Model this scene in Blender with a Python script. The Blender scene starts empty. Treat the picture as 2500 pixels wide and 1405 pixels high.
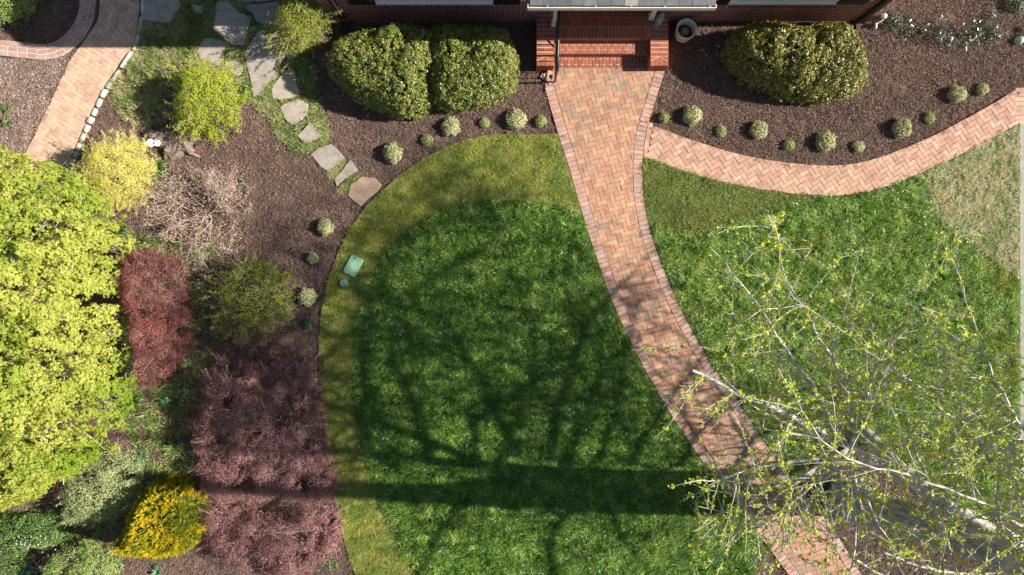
import bpy, math, random
import numpy as np
from mathutils import Vector, Matrix, Euler

# ------------------------------------------------------------------ camera, sky, sun, exposure
SC = bpy.context.scene
COL = SC.collection
H, S = 13.4, 112.0            # camera height in metres, ground pixels per metre of the 2500 px photograph
cam = bpy.data.cameras.new('camera')
cam.sensor_width = 36.0
cam.lens = 36.0 * H * S / 2500.0
cam.clip_end = 2000.0
cam_o = bpy.data.objects.new('camera', cam)
cam_o.location = (0, 0, H)
COL.objects.link(cam_o)
SC.camera = cam_o

SUN_EL, SUN_AZ = math.radians(31.0), math.radians(0.5)     # sun in the east, a touch north of the wall line
world = bpy.data.worlds.new('World')
SC.world = world
world.use_nodes = True
wn = world.node_tree
sky = wn.nodes.new('ShaderNodeTexSky')
sky.sky_type = 'NISHITA'
sky.sun_disc = False
sky.sun_elevation = SUN_EL
sky.sun_rotation = math.radians(90.0) - SUN_AZ
wn.links.new(sky.outputs[0], wn.nodes['Background'].inputs[0])
wn.nodes['Background'].inputs[1].default_value = 0.05
sun = bpy.data.lights.new('sun', 'SUN')
sun.energy = 5.0
sun.angle = math.radians(0.53)
sun.color = (1.0, 0.93, 0.82)
sun_o = bpy.data.objects.new('sun', sun)
sd = Vector((math.cos(SUN_EL) * math.cos(SUN_AZ), math.cos(SUN_EL) * math.sin(SUN_AZ), math.sin(SUN_EL)))
sun_o.rotation_euler = sd.to_track_quat('Z', 'Y').to_euler()
sun_o.location = (25, 0, 20)
COL.objects.link(sun_o)
SC.view_settings.view_transform = 'Standard'
SC.view_settings.look = 'None'
SC.view_settings.gamma = 1.0
SC.view_settings.use_curve_mapping = False
SC.view_settings.exposure = 1.1
SC.render.engine = 'CYCLES'
SC.cycles.max_bounces = 6
SC.cycles.diffuse_bounces = 3
SC.cycles.glossy_bounces = 2
SC.cycles.transmission_bounces = 3
SC.cycles.transparent_max_bounces = 4

R = np.random.default_rng(7)
random.seed(7)

# ------------------------------------------------------------------ helpers
def W(px, py, z=0.0):
    k = (H - z) / H / S
    return np.array([(px - 1250.0) * k, (702.5 - py) * k, z])

def WP(pts, z=0.0):
    return np.array([W(p[0], p[1], z)[:2] for p in pts])

def spline(pts, step=0.1, closed=False):
    p = np.array(pts, float)
    n = len(p)
    out = []
    rng = range(n if closed else n - 1)
    for i in rng:
        if closed:
            a, b, c, d = p[(i - 1) % n], p[i], p[(i + 1) % n], p[(i + 2) % n]
        else:
            a, b, c, d = p[max(i - 1, 0)], p[i], p[i + 1], p[min(i + 2, n - 1)]
        m = max(1, int(np.linalg.norm(c - b) / step))
        for k in range(m):
            t = k / m
            out.append(0.5 * ((2 * b) + (-a + c) * t + (2 * a - 5 * b + 4 * c - d) * t * t + (-a + 3 * b - 3 * c + d) * t ** 3))
    if not closed:
        out.append(p[-1])
    return np.array(out)

def inside(P, poly):
    x, y = P[:, 0], P[:, 1]
    r = np.zeros(len(P), bool)
    n = len(poly)
    for i in range(n):
        x1, y1 = poly[i][0], poly[i][1]
        x2, y2 = poly[(i + 1) % n][0], poly[(i + 1) % n][1]
        if y1 == y2:
            continue
        c = ((y1 > y) != (y2 > y)) & (x < (x2 - x1) * (y - y1) / (y2 - y1) + x1)
        r ^= c
    return r

def edge_dist(P, poly, closed=True):
    d = np.full(len(P), 1e9)
    n = len(poly)
    for i in range(n if closed else n - 1):
        a = np.array(poly[i][:2]); b = np.array(poly[(i + 1) % n][:2])
        ab = b - a
        L = (ab ** 2).sum()
        if L < 1e-12:
            continue
        t = np.clip(((P[:, :2] - a) @ ab) / L, 0, 1)
        d = np.minimum(d, np.linalg.norm(P[:, :2] - (a + t[:, None] * ab), axis=1))
    return d

def sample_in(poly, density):
    poly = np.array(poly)
    mn, mx = poly.min(0), poly.max(0)
    n = int((mx[0] - mn[0]) * (mx[1] - mn[1]) * density)
    P = R.random((n, 2)) * (mx - mn) + mn
    return P[inside(P, poly)]

class Noise:
    def __init__(s, scale, n=14, seed=1):
        r = np.random.default_rng(seed)
        a = r.random(n) * 2 * math.pi
        f = (0.5 + 1.5 * r.random(n)) * 2 * math.pi / scale
        s.k = np.stack([np.cos(a) * f, np.sin(a) * f]); s.p = r.random(n) * 6.28; s.n = n
    def __call__(s, P):
        return np.sin(P[:, :2] @ s.k + s.p).sum(1) / math.sqrt(s.n / 2)     # about unit variance

def tag(o, label=None, cat=None, group=None, kind=None):
    if label: o['label'] = label
    if cat: o['category'] = cat
    if group: o['group'] = group
    if kind: o['kind'] = kind
    return o

def empty(name, loc=(0, 0, 0), label=None, cat=None, group=None, kind=None):
    o = bpy.data.objects.new(name, None)
    o.location = loc
    o.empty_display_size = 0.2
    COL.objects.link(o)
    return tag(o, label, cat, group, kind)

def mesh_np(name, V, faces, rnd=None, smooth=False):
    """faces: int array (N,3|4) or a list of tuples"""
    me = bpy.data.meshes.new(name)
    V = np.asarray(V, np.float32)
    if isinstance(faces, np.ndarray):
        n, k = faces.shape
        me.vertices.add(len(V)); me.vertices.foreach_set('co', V.ravel())
        me.loops.add(n * k); me.loops.foreach_set('vertex_index', faces.astype(np.int32).ravel())
        me.polygons.add(n)
        me.polygons.foreach_set('loop_start', np.arange(0, n * k, k, dtype=np.int32))
        me.polygons.foreach_set('loop_total', np.full(n, k, np.int32))
        me.update(calc_edges=True)
    else:
        me.from_pydata([tuple(v) for v in V], [], [tuple(int(i) for i in f) for f in faces])
        me.update()
    if rnd is not None:
        at = me.attributes.new('rnd', 'FLOAT', 'POINT')
        at.data.foreach_set('value', np.asarray(rnd, np.float32))
    me.polygons.foreach_set('use_smooth', np.full(len(me.polygons), smooth))
    return me

def link(name, me, mat=None, parent=None, loc=None, rot=None):
    if mat is not None and len(me.materials) == 0:
        me.materials.append(mat)
    o = bpy.data.objects.new(name, me)
    COL.objects.link(o)
    if parent is not None:
        o.parent = parent
    if loc is not None: o.location = loc
    if rot is not None: o.rotation_euler = rot
    return o

class MB:
    def __init__(s): s.v = []; s.f = []; s.r = []
    def add(s, V, F, r=0.0):
        b = len(s.v)
        s.v.extend([tuple(x) for x in V]); s.f.extend([tuple(i + b for i in f) for f in F]); s.r.extend([r] * len(V))
    def box(s, x0, x1, y0, y1, z0, z1, r=0.0):
        V = [(x0, y0, z0), (x1, y0, z0), (x1, y1, z0), (x0, y1, z0), (x0, y0, z1), (x1, y0, z1), (x1, y1, z1), (x0, y1, z1)]
        s.add(V, [(0, 3, 2, 1), (4, 5, 6, 7), (0, 1, 5, 4), (1, 2, 6, 5), (2, 3, 7, 6), (3, 0, 4, 7)], r)
    def prism(s, poly, z0, z1, bev=0.0, r=0.0, jit=0.0):
        P = np.array(poly)[:, :2]; n = len(P)
        c = P.mean(0)
        top = P + (c - P) / np.maximum(np.linalg.norm(c - P, axis=1, keepdims=True), 1e-6) * bev
        V = [(x, y, z0) for x, y in P] + [(x, y, z1 - bev * .8) for x, y in P] + [(x, y, z1 + random.uniform(-jit, jit)) for x, y in top]
        F = [tuple(range(2 * n, 3 * n))]
        for i in range(n):
            j = (i + 1) % n
            F.append((i, j, n + j, n + i)); F.append((n + i, n + j, 2 * n + j, 2 * n + i))
        s.add(V, F, r)
    def tube(s, pts, rad, sides=8, r=0.0, cap=True):
        V, F = tube_geo(np.array(pts, float), rad, sides)
        b = len(s.v)
        s.v.extend([tuple(x) for x in V]); s.f.extend([tuple(int(i) + b for i in f) for f in F]); s.r.extend([r] * len(V))
        if cap:
            s.f.append(tuple(b + i for i in range(sides - 1, -1, -1)))
            s.f.append(tuple(b + len(V) - sides + i for i in range(sides)))
    def lathe(s, prof, n=24, c=(0, 0, 0), r=0.0):
        V = []; F = []
        for (rr, z) in prof:
            for k in range(n):
                a = 2 * math.pi * k / n
                V.append((c[0] + rr * math.cos(a), c[1] + rr * math.sin(a), c[2] + z))
        for i in range(len(prof) - 1):
            for k in range(n):
                F.append((i * n + k, i * n + (k + 1) % n, (i + 1) * n + (k + 1) % n, (i + 1) * n + k))
        s.add(V, F, r)
    def build(s, name, mat=None, parent=None, smooth=False, loc=None, rot=None):
        return link(name, mesh_np(name, s.v, s.f, s.r, smooth), mat, parent, loc, rot)

def tube_geo(p, rad, sides=5):
    n = len(p)
    rad = np.broadcast_to(np.asarray(rad, float), (n,))
    t = np.gradient(p, axis=0)
    t /= np.maximum(np.linalg.norm(t, axis=1, keepdims=True), 1e-9)
    ref = np.array([0, 0, 1.0]) if abs(t[:, 2]).mean() < .8 else np.array([1.0, 0, 0])
    u = np.cross(t, ref); u /= np.maximum(np.linalg.norm(u, axis=1, keepdims=True), 1e-9)
    w = np.cross(t, u)
    a = np.arange(sides) * 2 * math.pi / sides
    V = p[:, None, :] + rad[:, None, None] * (np.cos(a)[None, :, None] * u[:, None, :] + np.sin(a)[None, :, None] * w[:, None, :])
    V = V.reshape(-1, 3)
    i = np.arange(n - 1)[:, None] * sides; k = np.arange(sides)[None, :]; k2 = (k + 1) % sides
    F = np.stack([i + k, i + k2, i + sides + k2, i + sides + k], -1).reshape(-1, 4)
    return V, F

def tubes_mesh(name, lines, sides=4):
    """lines: list of (pts, radii)"""
    Vs, Fs, Rs, b = [], [], [], 0
    for p, r in lines:
        V, F = tube_geo(np.asarray(p, float), r, sides)
        Vs.append(V); Fs.append(F + b); b += len(V)
        Rs.append(np.full(len(V), random.random()))
    return mesh_np(name, np.concatenate(Vs), np.concatenate(Fs), np.concatenate(Rs), True)

# leaves: every leaf is its own small folded face pair, laid at P with normal N
def leaves_mesh(name, P, N, size, aspect=0.55, kind='leaf', rnd=None, fold=0.12, dirs=None):
    n = len(P)
    N = N / np.maximum(np.linalg.norm(N, axis=1, keepdims=True), 1e-9)
    if dirs is None:
        d = R.normal(size=(n, 3))
    else:
        d = dirs
    d = d - (d * N).sum(1, keepdims=True) * N
    d /= np.maximum(np.linalg.norm(d, axis=1, keepdims=True), 1e-9)
    s = np.cross(N, d)
    L = np.broadcast_to(np.asarray(size, float), (n,)) * (0.7 + 0.6 * R.random(n))
    if rnd is None:
        rnd = R.random(n)
    if kind == 'leaf':      # diamond, 4 vertices, folded on the midrib
        w = L * aspect * .5
        V = np.stack([P, P + d * (L * .45)[:, None] + s * w[:, None] - N * (fold * L)[:, None],
                      P + d * L[:, None], P + d * (L * .45)[:, None] - s * w[:, None] - N * (fold * L)[:, None]], 1).reshape(-1, 3)
        b = np.arange(n)[:, None] * 4
        F = np.concatenate([b + np.array([[0, 1, 2]]), b + np.array([[0, 2, 3]])])
        return mesh_np(name, V, F, np.repeat(rnd, 4))
    if kind == 'maple':     # lobed leaf: three diamonds sharing the stalk point
        Vs = []; Fs = []
        b = np.arange(n)[:, None] * 12
        for q, a in enumerate((-1.05, 0.0, 1.05)):
            dd = d * math.cos(a) + s * math.sin(a); ss = -d * math.sin(a) + s * math.cos(a)
            l = L * (1.0 if q == 1 else .8); w = l * .27
            dr = N * (l * .18)[:, None]
            Vs += [P, P + dd * (l * .5)[:, None] + ss * w[:, None], P + dd * l[:, None] - dr, P + dd * (l * .5)[:, None] - ss * w[:, None]]
            Fs.append(b + np.array([[q * 4, q * 4 + 1, q * 4 + 2]])); Fs.append(b + np.array([[q * 4, q * 4 + 2, q * 4 + 3]]))
        V = np.stack(Vs, 1).reshape(-1, 3)
        return mesh_np(name, V, np.concatenate(Fs), np.repeat(rnd, 12))
    if kind == 'fan':       # ginkgo-like fan, wedge with a wide end
        w = L * .55
        V = np.stack([P, P + d * (L * .75)[:, None] + s * w[:, None], P + d * L[:, None] - N * (.1 * L)[:, None], P + d * (L * .75)[:, None] - s * w[:, None]], 1).reshape(-1, 3)
        b = np.arange(n)[:, None] * 4
        F = np.concatenate([b + np.array([[0, 1, 2]]), b + np.array([[0, 2, 3]])])
        return mesh_np(name, V, F, np.repeat(rnd, 4))

def nearest(P, C, k2=False):
    d = np.empty(len(P)); idx = np.empty(len(P), int)
    for i in range(0, len(P), 4000):
        q = ((P[i:i + 4000, None, :] - C[None]) ** 2).sum(-1)
        idx[i:i + 4000] = q.argmin(1); d[i:i + 4000] = np.sqrt(q.min(1))
    return d, idx

# crown with a domed, lumpy upper surface over an outline; returns leaf points, normals, clump index
def crown_points(poly, zlo, zhi, n, edge_w, clump=0.2, clump_h=0.1, layer=0.12, lump=0.08, seed=0, inner=0.15):
    poly = np.array(poly)
    mn, mx = poly.min(0) - .05, poly.max(0) + .05
    area = (mx - mn).prod()
    P = np.empty((0, 2))
    while len(P) < n:
        Q = R.random((int(n * 1.7), 2)) * (mx - mn) + mn
        P = np.concatenate([P, Q[inside(Q, poly)]])
    # a share of the points goes to the steep flank so that it is not thin
    d = edge_dist(P, poly)
    w = 1.0 + 1.6 * np.clip(1 - d / edge_w, 0, 1) ** 2
    keep = R.random(len(P)) < w / w.max()
    P2 = P[keep]; d2 = d[keep]
    if len(P2) < n:
        ex = R.integers(0, len(P2), n - len(P2))
        P2 = np.concatenate([P2, P2[ex] + R.normal(size=(len(ex), 2)) * .01]); d2 = np.concatenate([d2, d2[ex]])
    P, d = P2[:n], d2[:n]
    nz = Noise(1.0, seed=seed + 3)
    C = R.random((max(6, int(area / clump ** 2 * 1.1)), 2)) * (mx - mn) + mn
    cd, ci = nearest(P, C)
    ch = R.random(len(C))
    def top(Pq, dq, cdq, ciq):
        t = np.clip(dq / edge_w, 0, 1)
        dome = np.sqrt(np.clip(1 - (1 - t) ** 2, 0, 1))
        return zlo + (zhi - zlo) * dome * (1 + lump * nz(Pq)) + clump_h * (np.sqrt(np.clip(1 - (cdq / clump) ** 2, 0, 1)) - .6 + .6 * (ch[ciq] - .5))
    zt = top(P, d, cd, ci)
    dep = R.exponential(layer, len(P))
    deep = R.random(len(P)) < inner
    dep[deep] += R.random(deep.sum()) * (zhi - zlo) * .6
    z = np.maximum(zt - dep, zlo * .6 + .02)
    # outward direction of the outline
    c = poly.mean(0)
    out = P - c
    out /= np.maximum(np.linalg.norm(out, axis=1, keepdims=True), 1e-6)
    flank = np.clip(1 - d / edge_w, 0, 1)[:, None]
    cl = (P - C[ci]) / clump
    N = np.concatenate([out * flank * 1.0 + cl * .7, np.ones((len(P), 1)) * .9], 1) + R.normal(size=(len(P), 3)) * .45
    return np.column_stack([P, z]), N, ci, ch[ci]

def clump_points(poly, zlo, zhi, nc, k, rc, edge_w, lump=.08, seed=0, depth=.12, inner=.12, flat=.75):
    """crown of separate leafy clumps: k leaves over the upper side of each of nc clumps"""
    poly = np.array(poly); c0_ = poly.mean(0)
    rad_ = np.linalg.norm(poly - c0_, axis=1, keepdims=True)
    poly = c0_ + (poly - c0_) * np.clip(1 - rc * .6 / rad_, .5, 1)
    C, Nc, ci, cr = crown_points(poly, zlo, zhi, nc, edge_w, rc * 2.2, rc * .9, depth, lump, seed, inner)
    rr = rc * (.55 + .9 * R.random(nc))
    kk = np.maximum(3, (k * (rr / rc) ** 2).astype(int))
    idx = np.repeat(np.arange(nc), kk)
    d = R.normal(size=(len(idx), 3)); d /= np.linalg.norm(d, axis=1, keepdims=True)
    out = Nc / np.linalg.norm(Nc, axis=1, keepdims=True)
    dot = (d * out[idx]).sum(1)
    fl = dot < -.15
    d[fl] -= 2 * dot[fl, None] * out[idx][fl]
    P = C[idx] + d * (rr[idx] * (.55 + .45 * R.random(len(idx)) ** .5))[:, None] * [1, 1, flat]
    P[:, 2] = np.maximum(P[:, 2], .02)
    N = d * .9 + out[idx] * .5 + R.normal(size=d.shape) * .45
    tone = R.random(nc)
    return P, N, idx, tone[idx]

def stems_lines(base, targets, r0, r1, bend=.15, seg=5):
    out = []
    for t in targets:
        b = np.array(base, float) + np.append(R.normal(size=2) * .03, 0)
        t = np.array(t, float)
        L = np.linalg.norm(t - b)
        s = np.linspace(0, 1, seg)[:, None]
        p = b + (t - b) * s
        p[:, 2] = b[2] + (t[2] - b[2]) * (s[:, 0] ** .75)
        p[1:-1] += R.normal(size=(seg - 2, 3)) * bend * L * .25
        out.append((p, np.linspace(r0, r1, seg)))
    return out

# ------------------------------------------------------------------ materials
def new_mat(name):
    m = bpy.data.materials.new(name)
    m.use_nodes = True
    nt = m.node_tree
    return m, nt, nt.nodes['Principled BSDF'], nt.nodes['Material Output']

def ramp(nt, cols, interp='LINEAR'):
    r = nt.nodes.new('ShaderNodeValToRGB')
    r.color_ramp.interpolation = interp
    e = r.color_ramp.elements
    n = len(cols)
    while len(e) < n:
        e.new(0.5)
    for i, c in enumerate(cols):
        if len(c) == 4:
            e[i].position = c[3]
        else:
            e[i].position = i / (n - 1) if interp == 'LINEAR' else i / n
        e[i].color = (c[0], c[1], c[2], 1)
    return r

def math_node(nt, op, a, b=None, v=None):
    m = nt.nodes.new('ShaderNodeMath'); m.operation = op
    for i, x in enumerate((a, b)):
        if x is None: continue
        if isinstance(x, (int, float)): m.inputs[i].default_value = x
        else: nt.links.new(x, m.inputs[i])
    return m.outputs[0]

def noise_node(nt, scale, detail=3, rough=.5, vec=None, dist=0.0):
    n = nt.nodes.new('ShaderNodeTexNoise')
    n.inputs['Scale'].default_value = scale
    n.inputs['Detail'].default_value = detail
    n.inputs['Roughness'].default_value = rough
    n.inputs['Distortion'].default_value = dist
    if vec is not None: nt.links.new(vec, n.inputs['Vector'])
    return n.outputs['Fac']

def geo_pos(nt):
    g = nt.nodes.new('ShaderNodeNewGeometry')
    return g.outputs['Position']

def rnd_value(nt):
    """per-piece random: mesh attribute plus per-object random, wrapped"""
    a = nt.nodes.new('ShaderNodeAttribute'); a.attribute_name = 'rnd'
    o = nt.nodes.new('ShaderNodeObjectInfo')
    return math_node(nt, 'FRACT', math_node(nt, 'ADD', a.outputs['Fac'], o.outputs['Random']))

def mix_col(nt, fac, a, b, mode='MIX'):
    m = nt.nodes.new('ShaderNodeMix'); m.data_type = 'RGBA'; m.blend_type = mode
    if isinstance(fac, (int, float)): m.inputs[0].default_value = fac
    else: nt.links.new(fac, m.inputs[0])
    for i, x in ((6, a), (7, b)):
        if isinstance(x, tuple): m.inputs[i].default_value = (*x, 1)
        else: nt.links.new(x, m.inputs[i])
    return m.outputs[2]

def map_range(nt, v, a, b, c=0.0, d=1.0):
    m = nt.nodes.new('ShaderNodeMapRange')
    nt.links.new(v, m.inputs[0])
    for i, x in enumerate((a, b, c, d)): m.inputs[i + 1].default_value = x
    return m.outputs[0]

def bump(nt, bsdf, h, strength=.5, dist=.01):
    b = nt.nodes.new('ShaderNodeBump'); b.inputs['Strength'].default_value = strength; b.inputs['Distance'].default_value = dist
    nt.links.new(h, b.inputs['Height']); nt.links.new(b.outputs[0], bsdf.inputs['Normal'])

def leaf_mat(name, cols, transl=.35, rough=.5, spec=.3, patch=None, patch_scale=1.2, tint=1.25):
    m, nt, b, out = new_mat(name)
    a = nt.nodes.new('ShaderNodeAttribute'); a.attribute_name = 'rnd'
    r = ramp(nt, cols); nt.links.new(a.outputs['Fac'], r.inputs[0])
    c = r.outputs[0]
    if patch:
        f = map_range(nt, noise_node(nt, patch_scale, 2, .5, geo_pos(nt)), .45, .65)
        c = mix_col(nt, f, c, patch)
    nt.links.new(c, b.inputs['Base Color'])
    b.inputs['Roughness'].default_value = rough
    b.inputs['Specular IOR Level'].default_value = spec
    if transl > 0:
        t = nt.nodes.new('ShaderNodeBsdfTranslucent')
        tc = nt.nodes.new('ShaderNodeVectorMath'); tc.operation = 'MULTIPLY'
        nt.links.new(c, tc.inputs[0]); tc.inputs[1].default_value = (tint, tint * 1.02, tint * .7)
        nt.links.new(tc.outputs[0], t.inputs['Color'])
        mx = nt.nodes.new('ShaderNodeMixShader'); mx.inputs[0].default_value = transl
        nt.links.new(b.outputs[0], mx.inputs[1]); nt.links.new(t.outputs[0], mx.inputs[2])
        nt.links.new(mx.outputs[0], out.inputs[0])
    return m

def plain(name, col, rough=.6, var=.12, scale=20, metal=0.0, spec=.5, bmp=0.0):
    m, nt, b, out = new_mat(name)
    p = geo_pos(nt)
    n = noise_node(nt, scale, 4, .6, p)
    f = map_range(nt, n, .3, .7, 1 - var, 1 + var)
    v = nt.nodes.new('ShaderNodeVectorMath'); v.operation = 'SCALE'; v.inputs[0].default_value = col
    nt.links.new(f, v.inputs['Scale'])
    nt.links.new(v.outputs[0], b.inputs['Base Color'])
    b.inputs['Roughness'].default_value = rough; b.inputs['Metallic'].default_value = metal
    b.inputs['Specular IOR Level'].default_value = spec
    if bmp: bump(nt, b, n, bmp, .01)
    return m

def brick_mat(name, cols, blotch=None, blotch_lo=.55, blotch_hi=.7, var=.25, fine=90, rough=.85, bmp=.5, per_brick=True):
    m, nt, b, out = new_mat(name)
    p = geo_pos(nt)
    rv = rnd_value(nt)
    r = ramp(nt, cols); nt.links.new(rv, r.inputs[0])
    c = r.outputs[0]
    if blotch:     # weathered grey bricks: each brick is more or less weathered, grain shows through
        n1 = noise_node(nt, 1.1, 2, .5, p)
        r2 = math_node(nt, 'FRACT', math_node(nt, 'MULTIPLY', rv, 7.31))
        k = math_node(nt, 'ADD', math_node(nt, 'MULTIPLY', r2, .45), n1)
        g = noise_node(nt, 45, 5, .75, p)
        k = math_node(nt, 'ADD', k, math_node(nt, 'MULTIPLY', math_node(nt, 'SUBTRACT', g, .5), .9))
        f = map_range(nt, k, blotch_lo, blotch_hi)
        c = mix_col(nt, f, c, blotch)
    n = noise_node(nt, fine, 5, .7, p)
    f = map_range(nt, n, .3, .7, 1 - var, 1 + var)
    n3 = noise_node(nt, 6, 3, .6, p)
    f2 = map_range(nt, n3, .3, .7, .78, 1.16)
    v = nt.nodes.new('ShaderNodeVectorMath'); v.operation = 'SCALE'; nt.links.new(c, v.inputs[0])
    nt.links.new(math_node(nt, 'MULTIPLY', f, f2), v.inputs['Scale'])
    nt.links.new(v.outputs[0], b.inputs['Base Color'])
    b.inputs['Roughness'].default_value = rough
    b.inputs['Specular IOR Level'].default_value = .25
    bump(nt, b, n, bmp, .004)
    return m

M = {}
M['paver'] = brick_mat('paver brick', [(0.389, 0.196, 0.125), (0.475, 0.264, 0.171), (0.432, 0.222, 0.141), (0.508, 0.317, 0.191), (0.410, 0.232, 0.160), (0.464, 0.285, 0.201), (0.378, 0.190, 0.125)],
                       blotch=(.255, .215, .165), blotch_lo=.80, blotch_hi=1.12)
M['paver_lower'] = brick_mat('rosy paver brick', [(0.418, 0.235, 0.170), (0.495, 0.320, 0.226), (0.451, 0.262, 0.190), (0.528, 0.352, 0.252), (0.473, 0.288, 0.212), (0.407, 0.230, 0.170)],
                       blotch=(.30, .26, .22), blotch_lo=1.02, blotch_hi=1.35)
M['border'] = brick_mat('border brick', [(0.432, 0.242, 0.185), (0.486, 0.308, 0.235), (0.400, 0.231, 0.179), (0.518, 0.330, 0.263), (0.367, 0.286, 0.246), (0.443, 0.248, 0.190)],
                        blotch=(.30, .27, .24), blotch_lo=1.0, blotch_hi=1.35)
M['old_paver'] = brick_mat('old paver brick', [(0.519, 0.322, 0.228), (0.625, 0.425, 0.300), (0.566, 0.356, 0.258), (0.649, 0.448, 0.324), (0.496, 0.310, 0.240)],
                       blotch=(.26, .21, .14), blotch_lo=1.0, blotch_hi=1.4)
M['step_brick'] = brick_mat('step brick', [(.33, .105, .06), (.38, .13, .075), (.30, .09, .055), (.35, .12, .07), (.27, .09, .06)], var=.18, bmp=.3)
M['tile'] = brick_mat('quarry tile', [(.27, .075, .045), (.31, .09, .055), (.25, .07, .045)], var=.1, bmp=.15, rough=.6)
M['wall_brick'] = brick_mat('wall brick', [(.24, .065, .045), (.30, .085, .06), (.19, .05, .042), (.27, .075, .05), (.15, .05, .045)], var=.2, bmp=.3)
M['mortar'] = plain('cream mortar', (.58, .50, .42), .9, .15, 40)
M['mortar_grey'] = plain('grey mortar', (.62, .54, .50), .9, .15, 40)
M['slate'] = brick_mat('roof slate', [(0.124, 0.136, 0.154), (0.155, 0.167, 0.186), (0.105, 0.118, 0.134), (0.174, 0.186, 0.198)], var=.15, fine=60, rough=.6)
M['flag'] = brick_mat('flagstone', [(0.351, 0.296, 0.250), (0.403, 0.340, 0.287), (0.325, 0.284, 0.250), (0.377, 0.315, 0.268)], blotch=(.30, .21, .15), blotch_lo=1.2, blotch_hi=1.6, var=.12, fine=14, rough=.75, bmp=.25)
M['flag_rust'] = brick_mat('rusty flagstone', [(.40, .31, .24), (.38, .30, .24)], blotch=(.34, .19, .12), blotch_lo=.55, blotch_hi=.85, var=.12, fine=14, rough=.75, bmp=.25)
M['cobble'] = brick_mat('pale cobble', [(.50, .45, .40), (.60, .55, .50), (.42, .38, .34), (.64, .60, .55)], var=.2, fine=40)
M['sand'] = plain('joint sand', (.24, .165, .12), .95, .3, 30)
M['sand_dark'] = plain('mossy joint soil', (.10, .07, .05), .95, .3, 30)
M['white_paint'] = plain('white paint', (.75, .74, .70), .45, .05, 10)
M['black_metal'] = plain('black painted iron', (.025, .027, .03), .4, .1, 30, metal=.3)
M['shutter'] = plain('black shutter paint', (.012, .013, .014), .5, .1, 10)
M['brown_metal'] = plain('dark brown downspout', (.035, .024, .018), .45, .1, 10)
M['concrete'] = plain('pale concrete', (.27, .26, .245), .85, .15, 8, bmp=.2)
M['planter'] = plain('glazed buff planter', (.68, .65, .48), .35, .1, 10)
M['statue'] = plain('weathered grey statue', (.32, .33, .31), .6, .4, 45, bmp=.3)
M['lid'] = plain('green valve lid plastic', (.23, .42, .28), .5, .35, 9, bmp=.1)
M['pvc'] = plain('white pvc', (.72, .68, .68), .4, .1, 10)
M['bark'] = None
M['gutter_in'] = plain('gutter inside', (.24, .14, .10), .7, .3, 30)
M['glass'] = plain('window glass', (.03, .035, .04), .08, .05, 5, spec=.8)
M['roof_shingle'] = plain('dark roof shingles', (.09, .09, .095), .8, .3, 12, bmp=.4)

def bark_mat(name, c1, c2, stretch=(14, 14, 1.6), bs=1.0, dist=.05):
    m, nt, b, out = new_mat(name)
    tc = nt.nodes.new('ShaderNodeTexCoord')
    mp = nt.nodes.new('ShaderNodeMapping'); mp.inputs['Scale'].default_value = stretch
    nt.links.new(tc.outputs['Object'], mp.inputs[0])
    n = noise_node(nt, 1.0, 6, .65, mp.outputs[0], 1.2)
    r = ramp(nt, [(*c1, .38), (*c2, .62)]); nt.links.new(n, r.inputs[0])
    nt.links.new(r.outputs[0], b.inputs['Base Color'])
    b.inputs['Roughness'].default_value = .9
    bump(nt, b, n, bs, dist)
    return m
M['bark'] = bark_mat('ridged grey bark', (.26, .22, .185), (.60, .52, .44))
M['branch'] = bark_mat('pale branch bark', (.40, .36, .31), (.68, .63, .56), (10, 10, 10), .3, .01)
M['twig_pink'] = bark_mat('tan twig bark', (.30, .21, .16), (.52, .40, .32), (20, 20, 20), .2, .005)
M['twig_dark'] = bark_mat('dark twig bark', (.07, .055, .045), (.20, .16, .13), (20, 20, 20), .2, .005)
M['dead_wood'] = bark_mat('weathered stump wood', (.07, .055, .045), (.30, .22, .17), (6, 18, 6), .8, .03)

M['holly'] = leaf_mat('glossy hedge leaves', [(0.044, 0.068, 0.008), (0.088, 0.122, 0.014), (0.140, 0.185, 0.023), (0.206, 0.233, 0.038), (0.279, 0.273, 0.057), (0.338, 0.260, 0.072)], .08, .36, .7)
M['holly_warm'] = leaf_mat('glossy hedge leaves with bronze tips', [(0.040, 0.060, 0.007), (0.094, 0.120, 0.011), (0.166, 0.187, 0.020), (0.245, 0.234, 0.033), (0.318, 0.254, 0.048), (0.361, 0.227, 0.062)], .08, .36, .7)
M['boxwood'] = leaf_mat('variegated boxwood leaves', [(.12, .17, .05), (.34, .37, .15), (.52, .52, .26), (.62, .60, .36), (.66, .62, .42)], .2, .45, .4)
M['boxwood_green'] = leaf_mat('green boxwood leaves', [(0.115, 0.176, 0.046), (0.276, 0.352, 0.104), (0.437, 0.473, 0.182), (0.575, 0.550, 0.286)], .2, .45, .4)
M['boxwood_dark'] = leaf_mat('dark green small shrub leaves', [(.03, .07, .025), (.06, .13, .04), (.09, .18, .06)], .2, .45, .4)
M['lime'] = leaf_mat('lime green maple leaves', [(0.243, 0.301, 0.040), (0.354, 0.406, 0.066), (0.448, 0.477, 0.094), (0.522, 0.512, 0.140), (0.316, 0.389, 0.056)], .42, .5, .25, tint=1.3, patch=(0.244, 0.342, 0.031), patch_scale=.55)
M['spirea'] = leaf_mat('bright green shrub leaves', [(0.203, 0.291, 0.019), (0.319, 0.403, 0.026), (0.435, 0.493, 0.046), (0.551, 0.538, 0.078)], .4, .5, .25)
M['yellow'] = leaf_mat('yellow green shrub leaves', [(0.488, 0.512, 0.065), (0.610, 0.586, 0.078), (0.708, 0.659, 0.182), (0.756, 0.683, 0.312), (0.586, 0.561, 0.065)], .35, .5, .25)
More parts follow.
